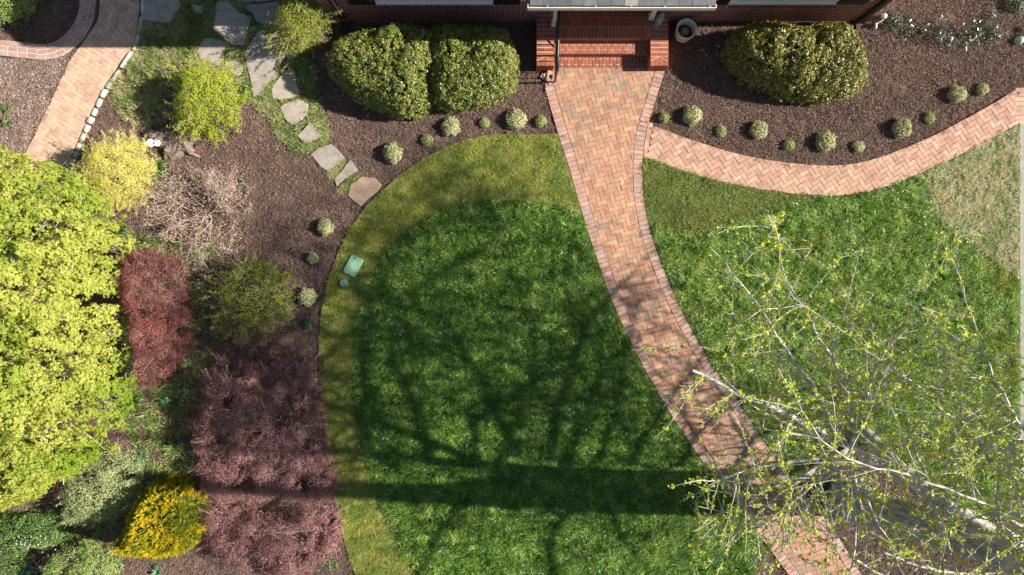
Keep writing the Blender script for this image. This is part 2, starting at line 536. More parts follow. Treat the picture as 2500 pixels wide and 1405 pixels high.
M['red'] = leaf_mat('rosy red lace leaves', [(0.116, 0.041, 0.037), (0.215, 0.072, 0.067), (0.304, 0.118, 0.104), (0.392, 0.182, 0.166), (0.446, 0.271, 0.249), (0.169, 0.118, 0.062)], .3, .5, .25, patch=(0.268, 0.055, 0.062), patch_scale=.9)
M['red_dark'] = leaf_mat('dusky purple red leaves', [(0.112, 0.040, 0.045), (0.190, 0.069, 0.070), (0.279, 0.115, 0.115), (0.379, 0.184, 0.179), (0.491, 0.311, 0.307), (0.156, 0.115, 0.070)], .2, .45, .4)
M['olive'] = leaf_mat('olive green loose leaves', [(0.122, 0.164, 0.026), (0.203, 0.252, 0.037), (0.297, 0.340, 0.052), (0.405, 0.416, 0.094)], .3, .5, .25)
M['gold'] = leaf_mat('golden conifer sprays', [(.10, .15, .012), (.20, .24, .015), (.36, .34, .012), (.54, .42, .015), (.62, .42, .02), (.64, .46, .03)], .25, .55, .2, patch=(.22, .27, .02), patch_scale=2.2)
M['gold_inner'] = leaf_mat('green inner conifer sprays', [(.04, .08, .01), (.09, .14, .012), (.16, .20, .015)], .2, .6, .2)
M['pale'] = leaf_mat('pale green shrub leaves', [(.13, .20, .06), (.22, .30, .10), (.34, .40, .17), (.45, .48, .25), (.52, .50, .32)], .25, .5, .3)
M['pale2'] = leaf_mat('grey green shrub leaves', [(.14, .23, .055), (.24, .34, .09), (.33, .43, .13), (.42, .50, .20)], .25, .5, .3)
M['mid'] = leaf_mat('mid green shrub leaves', [(.04, .09, .015), (.08, .16, .03), (.14, .24, .05), (.22, .32, .09)], .25, .4, .4)
M['azalea'] = leaf_mat('grey green glossy leaves', [(0.035, 0.054, 0.031), (0.070, 0.101, 0.056), (0.140, 0.180, 0.118), (0.245, 0.288, 0.205)], .15, .3, .8)
M['ginkgo'] = leaf_mat('young fan leaves', [(0.313, 0.401, 0.023), (0.454, 0.548, 0.036), (0.595, 0.651, 0.059), (0.688, 0.702, 0.083)], .4, .5, .25)
M['flower'] = leaf_mat('white petals', [(.6, .62, .6), (.72, .72, .70)], .3, .6, .2)
M['strap'] = leaf_mat('green strap leaves', [(.05, .11, .02), (.10, .20, .035), (.18, .29, .06), (.28, .36, .12)], .3, .45, .35)
M['hosta'] = leaf_mat('blue green broad leaves', [(.10, .22, .12), (.17, .32, .18)], .25, .4, .4)
M['shroom'] = plain('white fungus', (.80, .78, .76), .6, .03, 30)

def ground_material():
    m, nt, b, out = new_mat('dark bark mulch')
    p = geo_pos(nt)
    n1 = noise_node(nt, 55, 5, .75, p, .5); n2 = noise_node(nt, 1.1, 3, .5, p)
    r = ramp(nt, [(.05, .033, .026, .25), (.12, .082, .066, .45), (.18, .128, .105, .62), (.26, .195, .165, .8)])
    nt.links.new(n1, r.inputs[0])
    f = map_range(nt, n2, .35, .65, .8, 1.15)
    v = nt.nodes.new('ShaderNodeVectorMath'); v.operation = 'SCALE'; nt.links.new(r.outputs[0], v.inputs[0]); nt.links.new(f, v.inputs['Scale'])
    # beyond the garden: rough meadow
    ln = nt.nodes.new('ShaderNodeVectorMath'); ln.operation = 'LENGTH'; nt.links.new(p, ln.inputs[0])
    g = map_range(nt, ln.outputs['Value'], 17, 21)
    ng = noise_node(nt, 2.2, 5, .6, p)
    rg = ramp(nt, [(.035, .065, .015, .3), (.09, .13, .03, .7)]); nt.links.new(ng, rg.inputs[0])
    c = mix_col(nt, g, v.outputs[0], rg.outputs[0])
    nt.links.new(c, b.inputs['Base Color'])
    b.inputs['Roughness'].default_value = .95; b.inputs['Specular IOR Level'].default_value = .15
    bump(nt, b, n1, .9, .03)
    return m
M['mulch'] = ground_material()

def inst_mat(name, cols, scale=.9, w=.35, transl=.3, rough=.5, spec=.3, c2=None, c2s=.7, lo=.48, hi=.62):
    """colour of scattered pieces: own random + broad patches over the ground"""
    m, nt, b, out = new_mat(name)
    p = geo_pos(nt)
    rv = rnd_value(nt)
    n = map_range(nt, noise_node(nt, scale, 3, .55, p), .3, .7)
    k = math_node(nt, 'ADD', math_node(nt, 'MULTIPLY', rv, 1 - w), math_node(nt, 'MULTIPLY', n, w))
    r = ramp(nt, cols); nt.links.new(k, r.inputs[0])
    c = r.outputs[0]
    if c2:
        f = map_range(nt, noise_node(nt, c2s, 3, .6, p), lo, hi)
        c = mix_col(nt, f, c, c2)
    nt.links.new(c, b.inputs['Base Color'])
    b.inputs['Roughness'].default_value = rough; b.inputs['Specular IOR Level'].default_value = spec
    if transl:
        t = nt.nodes.new('ShaderNodeBsdfTranslucent'); nt.links.new(c, t.inputs['Color'])
        mx = nt.nodes.new('ShaderNodeMixShader'); mx.inputs[0].default_value = transl
        nt.links.new(b.outputs[0], mx.inputs[1]); nt.links.new(t.outputs[0], mx.inputs[2]); nt.links.new(mx.outputs[0], out.inputs[0])
    return m
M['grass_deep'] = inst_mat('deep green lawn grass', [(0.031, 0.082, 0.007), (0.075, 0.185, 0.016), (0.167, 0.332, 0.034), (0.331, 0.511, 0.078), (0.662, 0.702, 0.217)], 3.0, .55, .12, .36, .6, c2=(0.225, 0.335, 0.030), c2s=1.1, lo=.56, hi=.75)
M['grass_right'] = inst_mat('bright green lawn grass', [(0.056, 0.117, 0.012), (0.132, 0.264, 0.029), (0.268, 0.437, 0.063), (0.517, 0.651, 0.153), (0.718, 0.714, 0.424)], 3.0, .5, .12, .36, .6, c2=(0.476, 0.447, 0.098), c2s=.8, lo=.55, hi=.75)
M['grass_sod'] = inst_mat('yellow green new sod', [(0.086, 0.121, 0.010), (0.194, 0.237, 0.024), (0.345, 0.372, 0.044), (0.552, 0.529, 0.089), (0.718, 0.733, 0.222)], 1.3, .25, .12, .45, .4, c2=(0.157, 0.248, 0.028), c2s=1.4, lo=.42, hi=.62)
M['grass_olive'] = inst_mat('olive sod', [(0.078, 0.102, 0.014), (0.170, 0.206, 0.028), (0.320, 0.348, 0.057), (0.527, 0.511, 0.117)], 1.3, .25, .12, .45, .4)
M['grass_dry'] = inst_mat('straw coloured sod', [(0.520, 0.413, 0.198), (0.780, 0.607, 0.319), (0.780, 0.780, 0.517), (0.780, 0.780, 0.780)], 1.3, .35, .25, .55, .3, c2=(0.458, 0.487, 0.198), c2s=1.2, lo=.5, hi=.75)
M['grass_mondo'] = inst_mat('tufted ground cover', [(0.067, 0.144, 0.036), (0.142, 0.252, 0.060), (0.285, 0.378, 0.110), (0.570, 0.540, 0.240), (0.750, 0.684, 0.440)], 2.2, .35, .25, .45, .4)
M['grass_patch'] = inst_mat('patchy grass with straw', [(0.080, 0.176, 0.034), (0.176, 0.288, 0.060), (0.352, 0.400, 0.136), (0.672, 0.560, 0.323), (0.750, 0.704, 0.476)], 1.8, .5, .25, .5, .3)
M['cover'] = inst_mat('low border greenery', [(0.058, 0.117, 0.026), (0.137, 0.254, 0.054), (0.254, 0.370, 0.090), (0.507, 0.527, 0.198), (0.663, 0.488, 0.288)], 1.4, .4, .25, .5, .3)
M['chip'] = inst_mat('bark mulch chips', [(0.082, 0.049, 0.039), (0.142, 0.088, 0.071), (0.191, 0.122, 0.101), (0.245, 0.163, 0.133), (0.327, 0.224, 0.182), (0.445, 0.311, 0.246)], 1.2, .15, 0, .85, .2)
M['chip_pale'] = inst_mat('faded mulch chips', [(0.120, 0.082, 0.068), (0.224, 0.165, 0.134), (0.345, 0.261, 0.217), (0.478, 0.389, 0.329), (0.688, 0.568, 0.494)], 1.2, .15, 0, .85, .2)
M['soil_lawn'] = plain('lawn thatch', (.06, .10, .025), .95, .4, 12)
M['soil_sod'] = plain('sod thatch', (.17, .18, .045), .95, .4, 12)

# ------------------------------------------------------------------ scatter of uncountable pieces (geometry nodes)
def blade_tuft(seed, n, r, hgt, wid, lean, name='tuft'):
    g = np.random.default_rng(seed)
    V = []; F = []; Rr = []
    for i in range(n):
        a = g.random() * 6.283; q = r * math.sqrt(g.random())
        b = np.array([math.cos(a) * q, math.sin(a) * q, -.005])
        la = g.random() * 6.283; ln = lean * (.3 + g.random())
        dv = np.array([math.cos(la) * ln, math.sin(la) * ln, 1.0]); dv /= np.linalg.norm(dv)
        h = hgt * (.6 + .7 * g.random()); w = wid * (.6 + .7 * g.random())
        sa = g.random() * 6.283; sv = np.array([math.cos(sa), math.sin(sa), 0]) * w * .5
        mid = b + dv * h * .55
        tip = b + dv * h + np.array([dv[0], dv[1], 0]) * h * .5 - np.array([0, 0, .12 * h])
        k = len(V)
        V += [b - sv, b + sv, mid + sv * .8, mid - sv * .8, tip]
        F += [(k, k + 1, k + 2, k + 3), (k + 3, k + 2, k + 4)]
        Rr += [g.random()] * 5
    return mesh_np(name, V, F, Rr)

def chip_cluster(seed, n, r, L, name='chips'):
    g = np.random.default_rng(seed)
    V = []; F = []; Rr = []
    for i in range(n):
        a = g.random() * 6.283; q = r * math.sqrt(g.random())
        c = np.array([math.cos(a) * q, math.sin(a) * q, .002 + g.random() * .022])
        l = L * (.35 + 1.1 * g.random() ** 2); w = l * (.15 + .3 * g.random()); t = .004
        e = Euler((g.normal() * .5, g.normal() * .35, g.random() * 6.283)).to_matrix()
        vs = [(-l / 2, -w / 2 * .6, 0), (l / 2, -w / 2, 0), (l / 2 * .9, w / 2 * .7, 0), (-l / 2, w / 2, 0)]
        k = len(V)
        for zz in (0, t):
            for v in vs:
                V.append(np.array(e @ Vector((v[0], v[1], v[2] + zz))) + c)
        F += [(k + 4, k + 5, k + 6, k + 7), (k, k + 1, k + 5, k + 4), (k + 1, k + 2, k + 6, k + 5), (k + 2, k + 3, k + 7, k + 6), (k + 3, k, k + 4, k + 7)]
        Rr += [g.random()] * 8
    return mesh_np(name, V, F, Rr)

def scatter(name, P, rot, scl, meshes, mat, label=None, cat=None, parent=None):
    c = bpy.data.collections.new(name + '_sources')
    for me in meshes:
        if len(me.materials) == 0:
            me.materials.append(mat)
        c.objects.link(bpy.data.objects.new(me.name, me))
    n = len(P)
    me = bpy.data.meshes.new(name)
    me.vertices.add(n); me.vertices.foreach_set('co', np.asarray(P, np.float32).ravel())
    a = me.attributes.new('rot', 'FLOAT_VECTOR', 'POINT'); a.data.foreach_set('vector', np.asarray(rot, np.float32).ravel())
    a = me.attributes.new('scl', 'FLOAT', 'POINT'); a.data.foreach_set('value', np.asarray(scl, np.float32))
    a = me.attributes.new('pick', 'INT', 'POINT'); a.data.foreach_set('value', R.integers(0, len(meshes), n).astype(np.int32))
    me.materials.append(mat)
    o = bpy.data.objects.new(name, me); COL.objects.link(o)
    if parent is not None: o.parent = parent
    tag(o, label, cat, None, 'stuff')
    ng = bpy.data.node_groups.new(name + '_scatter', 'GeometryNodeTree')
    ng.interface.new_socket('Geometry', in_out='INPUT', socket_type='NodeSocketGeometry')
    ng.interface.new_socket('Geometry', in_out='OUTPUT', socket_type='NodeSocketGeometry')
    N = ng.nodes; L = ng.links
    gi = N.new('NodeGroupInput'); go = N.new('NodeGroupOutput')
    ci = N.new('GeometryNodeCollectionInfo'); ci.inputs['Collection'].default_value = c
    ci.inputs['Separate Children'].default_value = True; ci.inputs['Reset Children'].default_value = True
    ip = N.new('GeometryNodeInstanceOnPoints'); ip.inputs['Pick Instance'].default_value = True
    def na(nm, t):
        q = N.new('GeometryNodeInputNamedAttribute'); q.data_type = t; q.inputs['Name'].default_value = nm
        return [s for s in q.outputs if s.enabled and s.name == 'Attribute'][0]
    er = N.new('FunctionNodeEulerToRotation')
    L.new(na('rot', 'FLOAT_VECTOR'), er.inputs[0]); L.new(er.outputs[0], ip.inputs['Rotation'])
    L.new(na('scl', 'FLOAT'), ip.inputs['Scale']); L.new(na('pick', 'INT'), ip.inputs['Instance Index'])
    L.new(gi.outputs[0], ip.inputs['Points']); L.new(ci.outputs[0], ip.inputs['Instance'])
    L.new(ip.outputs[0], go.inputs[0])
    md = o.modifiers.new('scatter', 'NODES'); md.node_group = ng
    return o

# ------------------------------------------------------------------ outlines read off the photograph
path_L = spline(WP([(1325, 200), (1330, 217), (1360, 322), (1385, 399), (1414, 499), (1453, 623), (1499, 749), (1547, 850), (1615, 975), (1703, 1110), (1802, 1237), (1925, 1405), (2020, 1540)]), .05)
path_R = spline(WP([(1624, 168), (1622, 176), (1606, 227), (1589, 282), (1576, 324), (1569, 382), (1568, 436), (1573, 499), (1588, 570), (1614, 644), (1645, 719), (1688, 806), (1742, 899), (1790, 962), (1884, 1105), (1998, 1246), (2032, 1290), (2100, 1400), (2180, 1540)]), .05)
crv_U = spline(WP([(1572, 300), (1584, 304), (1687, 342), (1816, 380), (1949, 401), (2063, 403), (2158, 380), (2272, 334), (2386, 274), (2480, 219)]), .05)
crv_D = spline(WP([(1562, 381), (1569, 384), (1702, 429), (1816, 456), (1930, 473), (2025, 479), (2101, 471), (2196, 445), (2310, 395), (2424, 336), (2480, 306)]), .05)
old_R = spline(WP([(346, -60), (343, 0), (339, 48), (326, 108), (296, 154), (256, 211), (228, 265), (205, 313), (185, 359), (168, 405), (150, 455), (135, 510)]), .05)
old_L = spline(WP([(247, -60), (245, 0), (238, 51), (199, 111), (168, 157), (128, 242), (94, 313), (66, 372), (45, 430), (30, 510)]), .05)

lawnL_edge = spline(WP([(1366, 327), (1300, 330), (1230, 329), (1170, 334), (1100, 356), (1040, 386), (980, 426), (930, 470), (890, 512), (855, 562), (825, 622), (801, 690), (786, 760), (780, 840), (781, 920), (789, 1000), (800, 1100), (815, 1200), (836, 1300), (868, 1405), (905, 1520)]), .1)
pl = path_L[(path_L[:, 1] < W(0, 327)[1])]
lawnL = np.concatenate([lawnL_edge, WP([(1750, 1520), (1835, 1405), (1860, 1345)]), pl[pl[:, 1] > W(0, 1320)[1]][::-1] - [0.01, 0]])
inner_edge = spline(WP([(1424, 528), (1350, 499), (1250, 490), (1150, 492), (1085, 508), (1020, 545), (960, 592), (920, 645), (895, 705), (872, 780), (862, 870), (860, 960), (872, 1050), (892, 1130), (918, 1220), (962, 1310), (1020, 1405), (1080, 1520)]), .1)
innerL = np.concatenate([inner_edge, WP([(1750, 1520), (1835, 1405), (1860, 1345)]), pl[(pl[:, 1] > W(0, 1320)[1]) & (pl[:, 1] < W(0, 528)[1])][::-1] - [0.01, 0]])
prr = path_R[(path_R[:, 1] < W(0, 386)[1]) & (path_R[:, 1] > W(0, 1190)[1])]
cd = crv_D[(crv_D[:, 0] > W(1575, 0)[0])]
lawnR = np.concatenate([cd, WP([(2488, 300), (2488, 1330), (2400, 1290), (2300, 1225), (2210, 1130), (2140, 1060), (2060, 1045), (1990, 1110), (1950, 1170)]), prr[::-1] + [0.01, 0]])
olive_poly = WP([(1560, 378), (1700, 424), (1830, 455), (2010, 474), (1960, 497), (1900, 512), (1800, 545), (1700, 577), (1640, 572), (1570, 560)])
dry_poly = WP([(2250, 425), (2310, 385), (2420, 330), (2500, 290), (2500, 680), (2440, 655), (2380, 605), (2310, 560), (2275, 520), (2260, 470)])

# ------------------------------------------------------------------ the ground
def ground():
    core_x = np.arange(-13, 13.01, .13); core_y = np.arange(-8, 8.01, .13)
    ext = np.array([15, 18, 24, 35, 60, 110, 220])
    xs = np.concatenate([-ext[::-1], core_x, ext]); ys = np.concatenate([-ext[::-1], core_y, ext])
    X, Y = np.meshgrid(xs, ys)
    P = np.column_stack([X.ravel(), Y.ravel()])
    z = -.022 + .007 * Noise(.5, seed=2)(P) + .006 * Noise(1.7, seed=5)(P)
    z = np.clip(z, -.06, -.002)
    nx, ny = len(xs), len(ys)
    i = (np.arange(ny - 1)[:, None] * nx + np.arange(nx - 1)[None]).ravel()
    F = np.stack([i, i + 1, i + nx + 1, i + nx], 1)
    o = link('ground', mesh_np('ground', np.column_stack([P, z]), F, None, True), M['mulch'])
    tag(o, 'dark brown bark mulch bed around the lawn, paths and house', None, None, 'structure')
ground()

def sheet(name, poly, z0, z1, mat, label, kind='structure', parent=None):
    m = MB(); m.prism(poly, z0, z1)
    o = m.build(name, mat, parent)
    tag(o, label, None, None, kind)
    return o
sheet('lawn', lawnL, -.08, .030, M['soil_sod'], 'teardrop front lawn left of the brick walk')
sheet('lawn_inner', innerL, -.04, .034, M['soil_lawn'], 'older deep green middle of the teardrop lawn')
sheet('lawn', lawnR, -.08, .030, M['soil_lawn'], 'front lawn right of the brick walk')
sheet('sidewalk', WP([(2489, 255), (2700, 255), (2700, 1500), (2489, 1500)]), -.08, .02, M['concrete'], 'grey concrete walk along the right edge')

lean_n1, lean_n2 = Noise(.55, seed=21), Noise(.55, seed=22)
fray1, fray2 = Noise(.5, seed=71), Noise(.5, seed=72)
big1, big2 = Noise(2.2, seed=23), Noise(2.2, seed=24)
def grass(name, poly, dens, meshes, mat, label, lean, z=.004, smin=.8, smax=1.2, cut=None, keep=None):
    P = sample_in(poly, dens)
    if z > .02: P = P[edge_dist(P, poly) > .025]
    Q = P + (R.normal(size=P.shape) * .05 + np.column_stack([fray1(P), fray2(P)]) * .045 if z > .02 else 0)
    if cut is not None:
        m_ = np.ones(len(P), bool)
        for c in cut: m_ &= ~inside(Q, c)
        P = P[m_]; Q = Q[m_]
    if keep is not None:
        P = P[inside(P, keep)]
    n = len(P)
    lx = (lean_n1(P) + .5 * big1(P)) * lean; ly = (lean_n2(P) + .5 * big2(P)) * lean
    rot = np.column_stack([lx + R.normal(size=n) * .1, ly + R.normal(size=n) * .1, R.random(n) * 6.283])
    return scatter(name, np.column_stack([P, np.full(n, z)]), rot, smin + (smax - smin) * R.random(n), meshes, mat, label, 'grass')

T_tall = [blade_tuft(s, 22, .07, .075, .009, 1.5) for s in (1, 2, 3, 4)]
T_short = [blade_tuft(s, 20, .055, .04, .008, 1.3) for s in (11, 12, 13)]
def cp(ms): return [m.copy() for m in ms]
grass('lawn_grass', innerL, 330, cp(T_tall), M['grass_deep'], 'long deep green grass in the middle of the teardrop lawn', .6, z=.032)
grass('lawn_grass', lawnL, 430, cp(T_short), M['grass_sod'], 'yellow green band of sod curving round the teardrop lawn', .2, cut=[innerL], z=.032)
grass('lawn_grass', lawnR, 330, cp(T_tall), M['grass_right'], 'long bright green grass right of the brick walk under the budding tree', .6, cut=[olive_poly, dry_poly], z=.032)
grass('lawn_grass', olive_poly, 430, cp(T_short), M['grass_olive'], 'olive wedge of sod below the curved brick path', .2, keep=lawnR, z=.032)
grass('lawn_grass', dry_poly, 400, cp(T_short), M['grass_dry'], 'straw coloured sod at the right end of the lawn', .3, keep=lawnR, z=.032)

# ------------------------------------------------------------------ brick paths
def clip_half(poly, p, n):
    """keep the side where (x-p).n >= 0"""
    out = []
    m = len(poly)
    for i in range(m):
        a, b = poly[i], poly[(i + 1) % m]
        da, db = (a - p) @ n, (b - p) @ n
        if da >= 0: out.append(a)
        if (da >= 0) != (db >= 0):
            t = da / (da - db); out.append(a + t * (b - a))
    return np.array(out)

def nearest_edge(c, line):
    d = np.linalg.norm(line - c, axis=1); i = int(d.argmin())
    a, b = line[max(i - 1, 0)], line[min(i + 1, len(line) - 1)]
    t = (b - a) / np.linalg.norm(b - a)
    return line[i], t

def poly_area(p):
    x, y = p[:, 0], p[:, 1]
    return .5 * abs(np.dot(x, np.roll(y, -1)) - np.dot(y, np.roll(x, -1)))

BL, BW, GAP = .203, .099, .005
def brick_mesh(l=BL, w=BW, seed=0):
    g = random.Random(seed)
    m = MB()
    P = [(-l / 2 + g.uniform(0, .002), -w / 2 + g.uniform(0, .002)), (l / 2 - g.uniform(0, .002), -w / 2 + g.uniform(0, .002)), (l / 2 - g.uniform(0, .002), w / 2), (-l / 2, w / 2 - g.uniform(0, .002))]
    m.prism(P, -.05, 0, .0035)
    return mesh_np('brick', m.v, m.f, m.r)

class Pavement:
    """collects bricks: the 300 nearest the camera become parts, the rest one joined part"""
    def __init__(s, root, mat, nm='brick'):
        s.root, s.mat, s.items, s.nm = root, mat, [], nm
        s.var = [brick_mesh(BL - GAP, BW - GAP, k) for k in range(6)]
        for v in s.var: v.materials.append(mat)
    def full(s, c, ang, z): s.items.append((np.linalg.norm(c), 'f', c, ang, z))
    def cut(s, poly, z): s.items.append((np.linalg.norm(poly.mean(0)), 'c', poly, 0, z))
    def finish(s, limit=296):
        def vis(it):
            c = it[2] if it[1] == 'f' else it[2].mean(0)
            return 0 if (abs(c[0]) < 11.2 and abs(c[1]) < 6.35) else 1
        s.items.sort(key=lambda t: (vis(t), t[1] == 'c', t[0]))
        rest = MB()
        for k, (d, kind, g, ang, z) in enumerate(s.items):
            tilt = (random.gauss(0, .006), random.gauss(0, .006))
            if k < limit:
                if kind == 'f':
                    o = link(s.nm, random.choice(s.var), None, s.root, (g[0], g[1], z), (tilt[0], tilt[1], ang + random.gauss(0, .008)))
                else:
                    c = g.mean(0); m = MB(); m.prism(g - c, -.05, 0, .004)
                    m.build(s.nm, s.mat, s.root, loc=(c[0], c[1], z))
            else:
                if kind == 'f':
                    u = np.array([math.cos(ang), math.sin(ang)]); v = np.array([-u[1], u[0]])
                    l, w = (BL - GAP) / 2, (BW - GAP) / 2
                    g = np.array([g - u * l - v * w, g + u * l - v * w, g + u * l + v * w, g - u * l + v * w])
                rest.prism(g, z - .05, z, .005, random.random(), .001)
        if rest.v:
            tag(rest.build(s.nm + 's', s.mat, s.root), kind='stuff')

def herringbone(pav, Lc, Rc, ang, region, z=.03, gap=.004, block=None, wob=None):
    """90 degree herringbone laid over region (closed outline), cut along the two side lines Lc and Rc"""
    u = np.array([math.cos(ang), math.sin(ang)]); v = np.array([-u[1], u[0]])
    w = BW; c0 = region.mean(0)
    ext = np.abs((region - c0)).max() + 1.0
    n = int(ext / w * 1.5)
    sides = [Lc, Rc]
    cen, kinds = [], []
    for i in range(-n, n):
        for j in range(-n // 4 - 2, n // 4 + 3):
            # brick lattice: stair of horizontals and verticals, period 4 w along u
            x = i + 4 * j; y = i
            cen.append((x + 1.0, y + .5)); kinds.append(0)
            cen.append((x - .5 + 0.0, y + 1.0 + 0.0)); kinds.append(1)
    cen = np.array(cen) * w
    pts = c0 + cen[:, :1] * u + cen[:, 1:] * v
    sel = (edge_dist(pts, region) < .12) | inside(pts, region)
    inn = inside(pts, region)
    for k in np.nonzero(sel)[0]:
        c = pts[k]; a = ang if kinds[k] == 0 else ang + math.pi / 2
        uu = np.array([math.cos(a), math.sin(a)]); vv = np.array([-uu[1], uu[0]])
        l, ww = (BL - GAP) / 2, (BW - GAP) / 2
        poly = np.array([c - uu * l - vv * ww, c + uu * l - vv * ww, c + uu * l + vv * ww, c - uu * l + vv * ww])
        zz = z + random.gauss(0, .0022)
        full = inside(poly, region).all()
        if full:
            pav.full(c, a, zz)
            continue
        q = poly
        for line in sides:
            p, t = nearest_edge(c, line)
            nn = np.array([-t[1], t[0]])
            # inward side: towards the other line
            other = Rc if line is Lc else Lc
            po, _ = nearest_edge(p, other)
            if (po - p) @ nn < 0: nn = -nn
            q = clip_half(q, p + nn * gap, nn)
            if len(q) < 3: break
        if len(q) < 3: continue
        if block is not None:
            for (bp, bn) in block:
                q = clip_half(q, np.array(bp), np.array(bn))
                if len(q) < 3: break
        if len(q) < 3 or poly_area(q) < .0012: continue
        pav.cut(q, zz)

def offset(line, d):
    t = np.gradient(line, axis=0); t /= np.linalg.norm(t, axis=1, keepdims=True)
    return line + np.column_stack([-t[:, 1], t[:, 0]]) * d

def resample(line, step):
    s = np.concatenate([[0], np.cumsum(np.linalg.norm(np.diff(line, axis=0), axis=1))])
    q = np.arange(0, s[-1], step)
    return np.column_stack([np.interp(q, s, line[:, 0]), np.interp(q, s, line[:, 1])])

# main walk
walk = empty('brick_path', (0, 0, 0), 'main herringbone brick walk running from the steps across the lawn', None, None, 'structure')
sheet_poly = np.concatenate([path_L, path_R[::-1]])
m = MB(); m.prism(sheet_poly, -.06, .018); m.build('joint_sand', M['sand'], walk)
BORD = .205
inL = offset(path_L, BORD); inR = offset(path_R, -BORD)
top_y = W(0, 167)[1]
reg = np.concatenate([WP([(1354, 167.5)]), inL[4:], inR[::-1][:-1], WP([(1600, 167.5)])])
reg = reg[reg[:, 1] <= top_y + .01]
pav = Pavement(walk, M['paver'])
herringbone(pav, inL, inR, math.radians(16), reg, block=[((0, top_y - .003), (0, -1))])
pav.finish()
bpav = Pavement(walk, M['border'], 'border_brick')
for line, sgn in ((path_L, 1), (path_R, -1)):
    q = resample(line, .1005)
    for i in range(1, len(q) - 1):
        t = q[i + 1] - q[i - 1]; t /= np.linalg.norm(t); nn = np.array([-t[1], t[0]]) * sgn
        c = q[i] + nn * BORD * .5
        if sgn > 0 and c[1] > W(0, 212)[1]: continue
        bpav.full(c, math.atan2(nn[1], nn[0]), .033 + random.gauss(0, .002))
bpav.finish()
# loose bricks at the foot of the rail
for (x, y, a, z) in ((1337, 181, 40, .05), (1330, 190, -35, .03), (1339, 196, -55, .04), (1342, 208, 8, .03), (1352, 196, 75, .03)):
    p = W(x, y, z)
    link('brick', bpav.var[0], None, walk, (p[0], p[1], z + .02), (random.gauss(0, .08), random.gauss(0, .08), math.radians(a)))

# curved branch path
bpath = empty('brick_path', (0, 0, 0), 'curved rosy brick path branching right from the main walk', None, None, 'structure')
creg = np.concatenate([crv_D, crv_U[::-1]])
m = MB(); m.prism(creg, -.06, .014); m.build('joint_sand', M['sand'], bpath)
pav = Pavement(bpath, M['paver_lower'])
lim = []
herringbone(pav, crv_U, crv_D, math.radians(33), creg, z=.026, block=[((W(2479, 0)[0], 0), (-1, 0))])
# trim whatever would run under the border of the main walk
def crosses(it):
    c = it[2] if it[1] == 'f' else it[2].mean(0)
    p, t = nearest_edge(c, path_R)
    return np.linalg.norm(p - c) < .105 or c[0] < p[0]
pav.items = [it for it in pav.items if not crosses(it)]
for k in range(8):
    y = W(0, 300)[1] + k * .1005
    pav.full(np.array([W(2488, 0)[0] - .0, y]), 0.0, .026)
# soldier filler next to the main walk
q = resample(path_R, .0)if False else path_R
for i, p in enumerate(resample(path_R, .102)):
    if W(0, 384)[1] < p[1] < W(0, 306)[1]:
        pp, t = nearest_edge(p, path_R); nn = np.array([t[1], -t[0]])
        if nn[0] < 0: nn = -nn
        pav.full(p + nn * .06, math.atan2(t[1], t[0]), .024)
pav.finish()

# old path, top left
opath = empty('brick_path', (0, 0, 0), 'old weathered brick path at the top left beside pale cobble edging', None, None, 'structure')
oreg = np.concatenate([old_L, old_R[::-1]])
m = MB(); m.prism(oreg, -.06, .012); m.build('joint_sand', M['sand_dark'], opath)
pav = Pavement(opath, M['old_paver'])
herringbone(pav, old_L, old_R, math.radians(-33), oreg, z=.022)
pav.finish()

# curved mortared brick edging, top left
edge = empty('brick_edging', (0, 0, 0), 'curved mortared brick edging round the top left mulch bed', None, None, 'structure')
ec = spline(WP([(-60, 117), (0, 118), (60, 124), (110, 128), (150, 117), (183, 90), (205, 55), (215, 15), (218, -60)]), .05)
m = MB(); m.prism(np.concatenate([offset(ec, .165), offset(ec, -.165)[::-1]]), -.06, .03); m.build('mortar', M['mortar_grey'], edge)
epav = Pavement(edge, M['border'])
for lane in (-.11, 0, .11):
    q = resample(offset(ec, lane), .212)
    for i in range(1, len(q) - 1):
        t = q[i + 1] - q[i - 1]
        epav.full(q[i], math.atan2(t[1], t[0]), .037 + (lane == .11) * .012)
epav.finish()

# pale cobbles along the old path
cob = empty('cobble_edging', (0, 0, 0), 'row of pale cobbles edging the old brick path', None, None, 'structure')
q = offset(old_R[::-1], -.07)
cl = resample(q, .01)
s = 0
while s < len(cl) - 30:
    L = random.choice((16, 18, 20, 22)) if cl[s][1] < W(0, 205)[1] else random.choice((32, 40, 48))
    a, b = cl[s], cl[min(s + L, len(cl) - 1)]
    c = (a + b) / 2; t = (b - a) / np.linalg.norm(b - a); nn = np.array([-t[1], t[0]])
    hl = np.linalg.norm(b - a) / 2 - .006; hw = random.uniform(.05, .07) if L < 30 else .042
    m = MB()
    P = []
    for k in range(8):
        an = k * math.pi / 4 + .39
        sx = math.copysign(abs(math.cos(an)) ** .5, math.cos(an)); sy = math.copysign(abs(math.sin(an)) ** .5, math.sin(an))
        P.append(t * sx * hl * random.uniform(.9, 1.05) + nn * sy * hw * random.uniform(.88, 1.05))
    m.prism(P, -.06, random.uniform(.035, .06), .014, 0, .004)
    m.build('stone', M['cobble'], cob, True, loc=(c[0], c[1], 0))
    s += L + 1

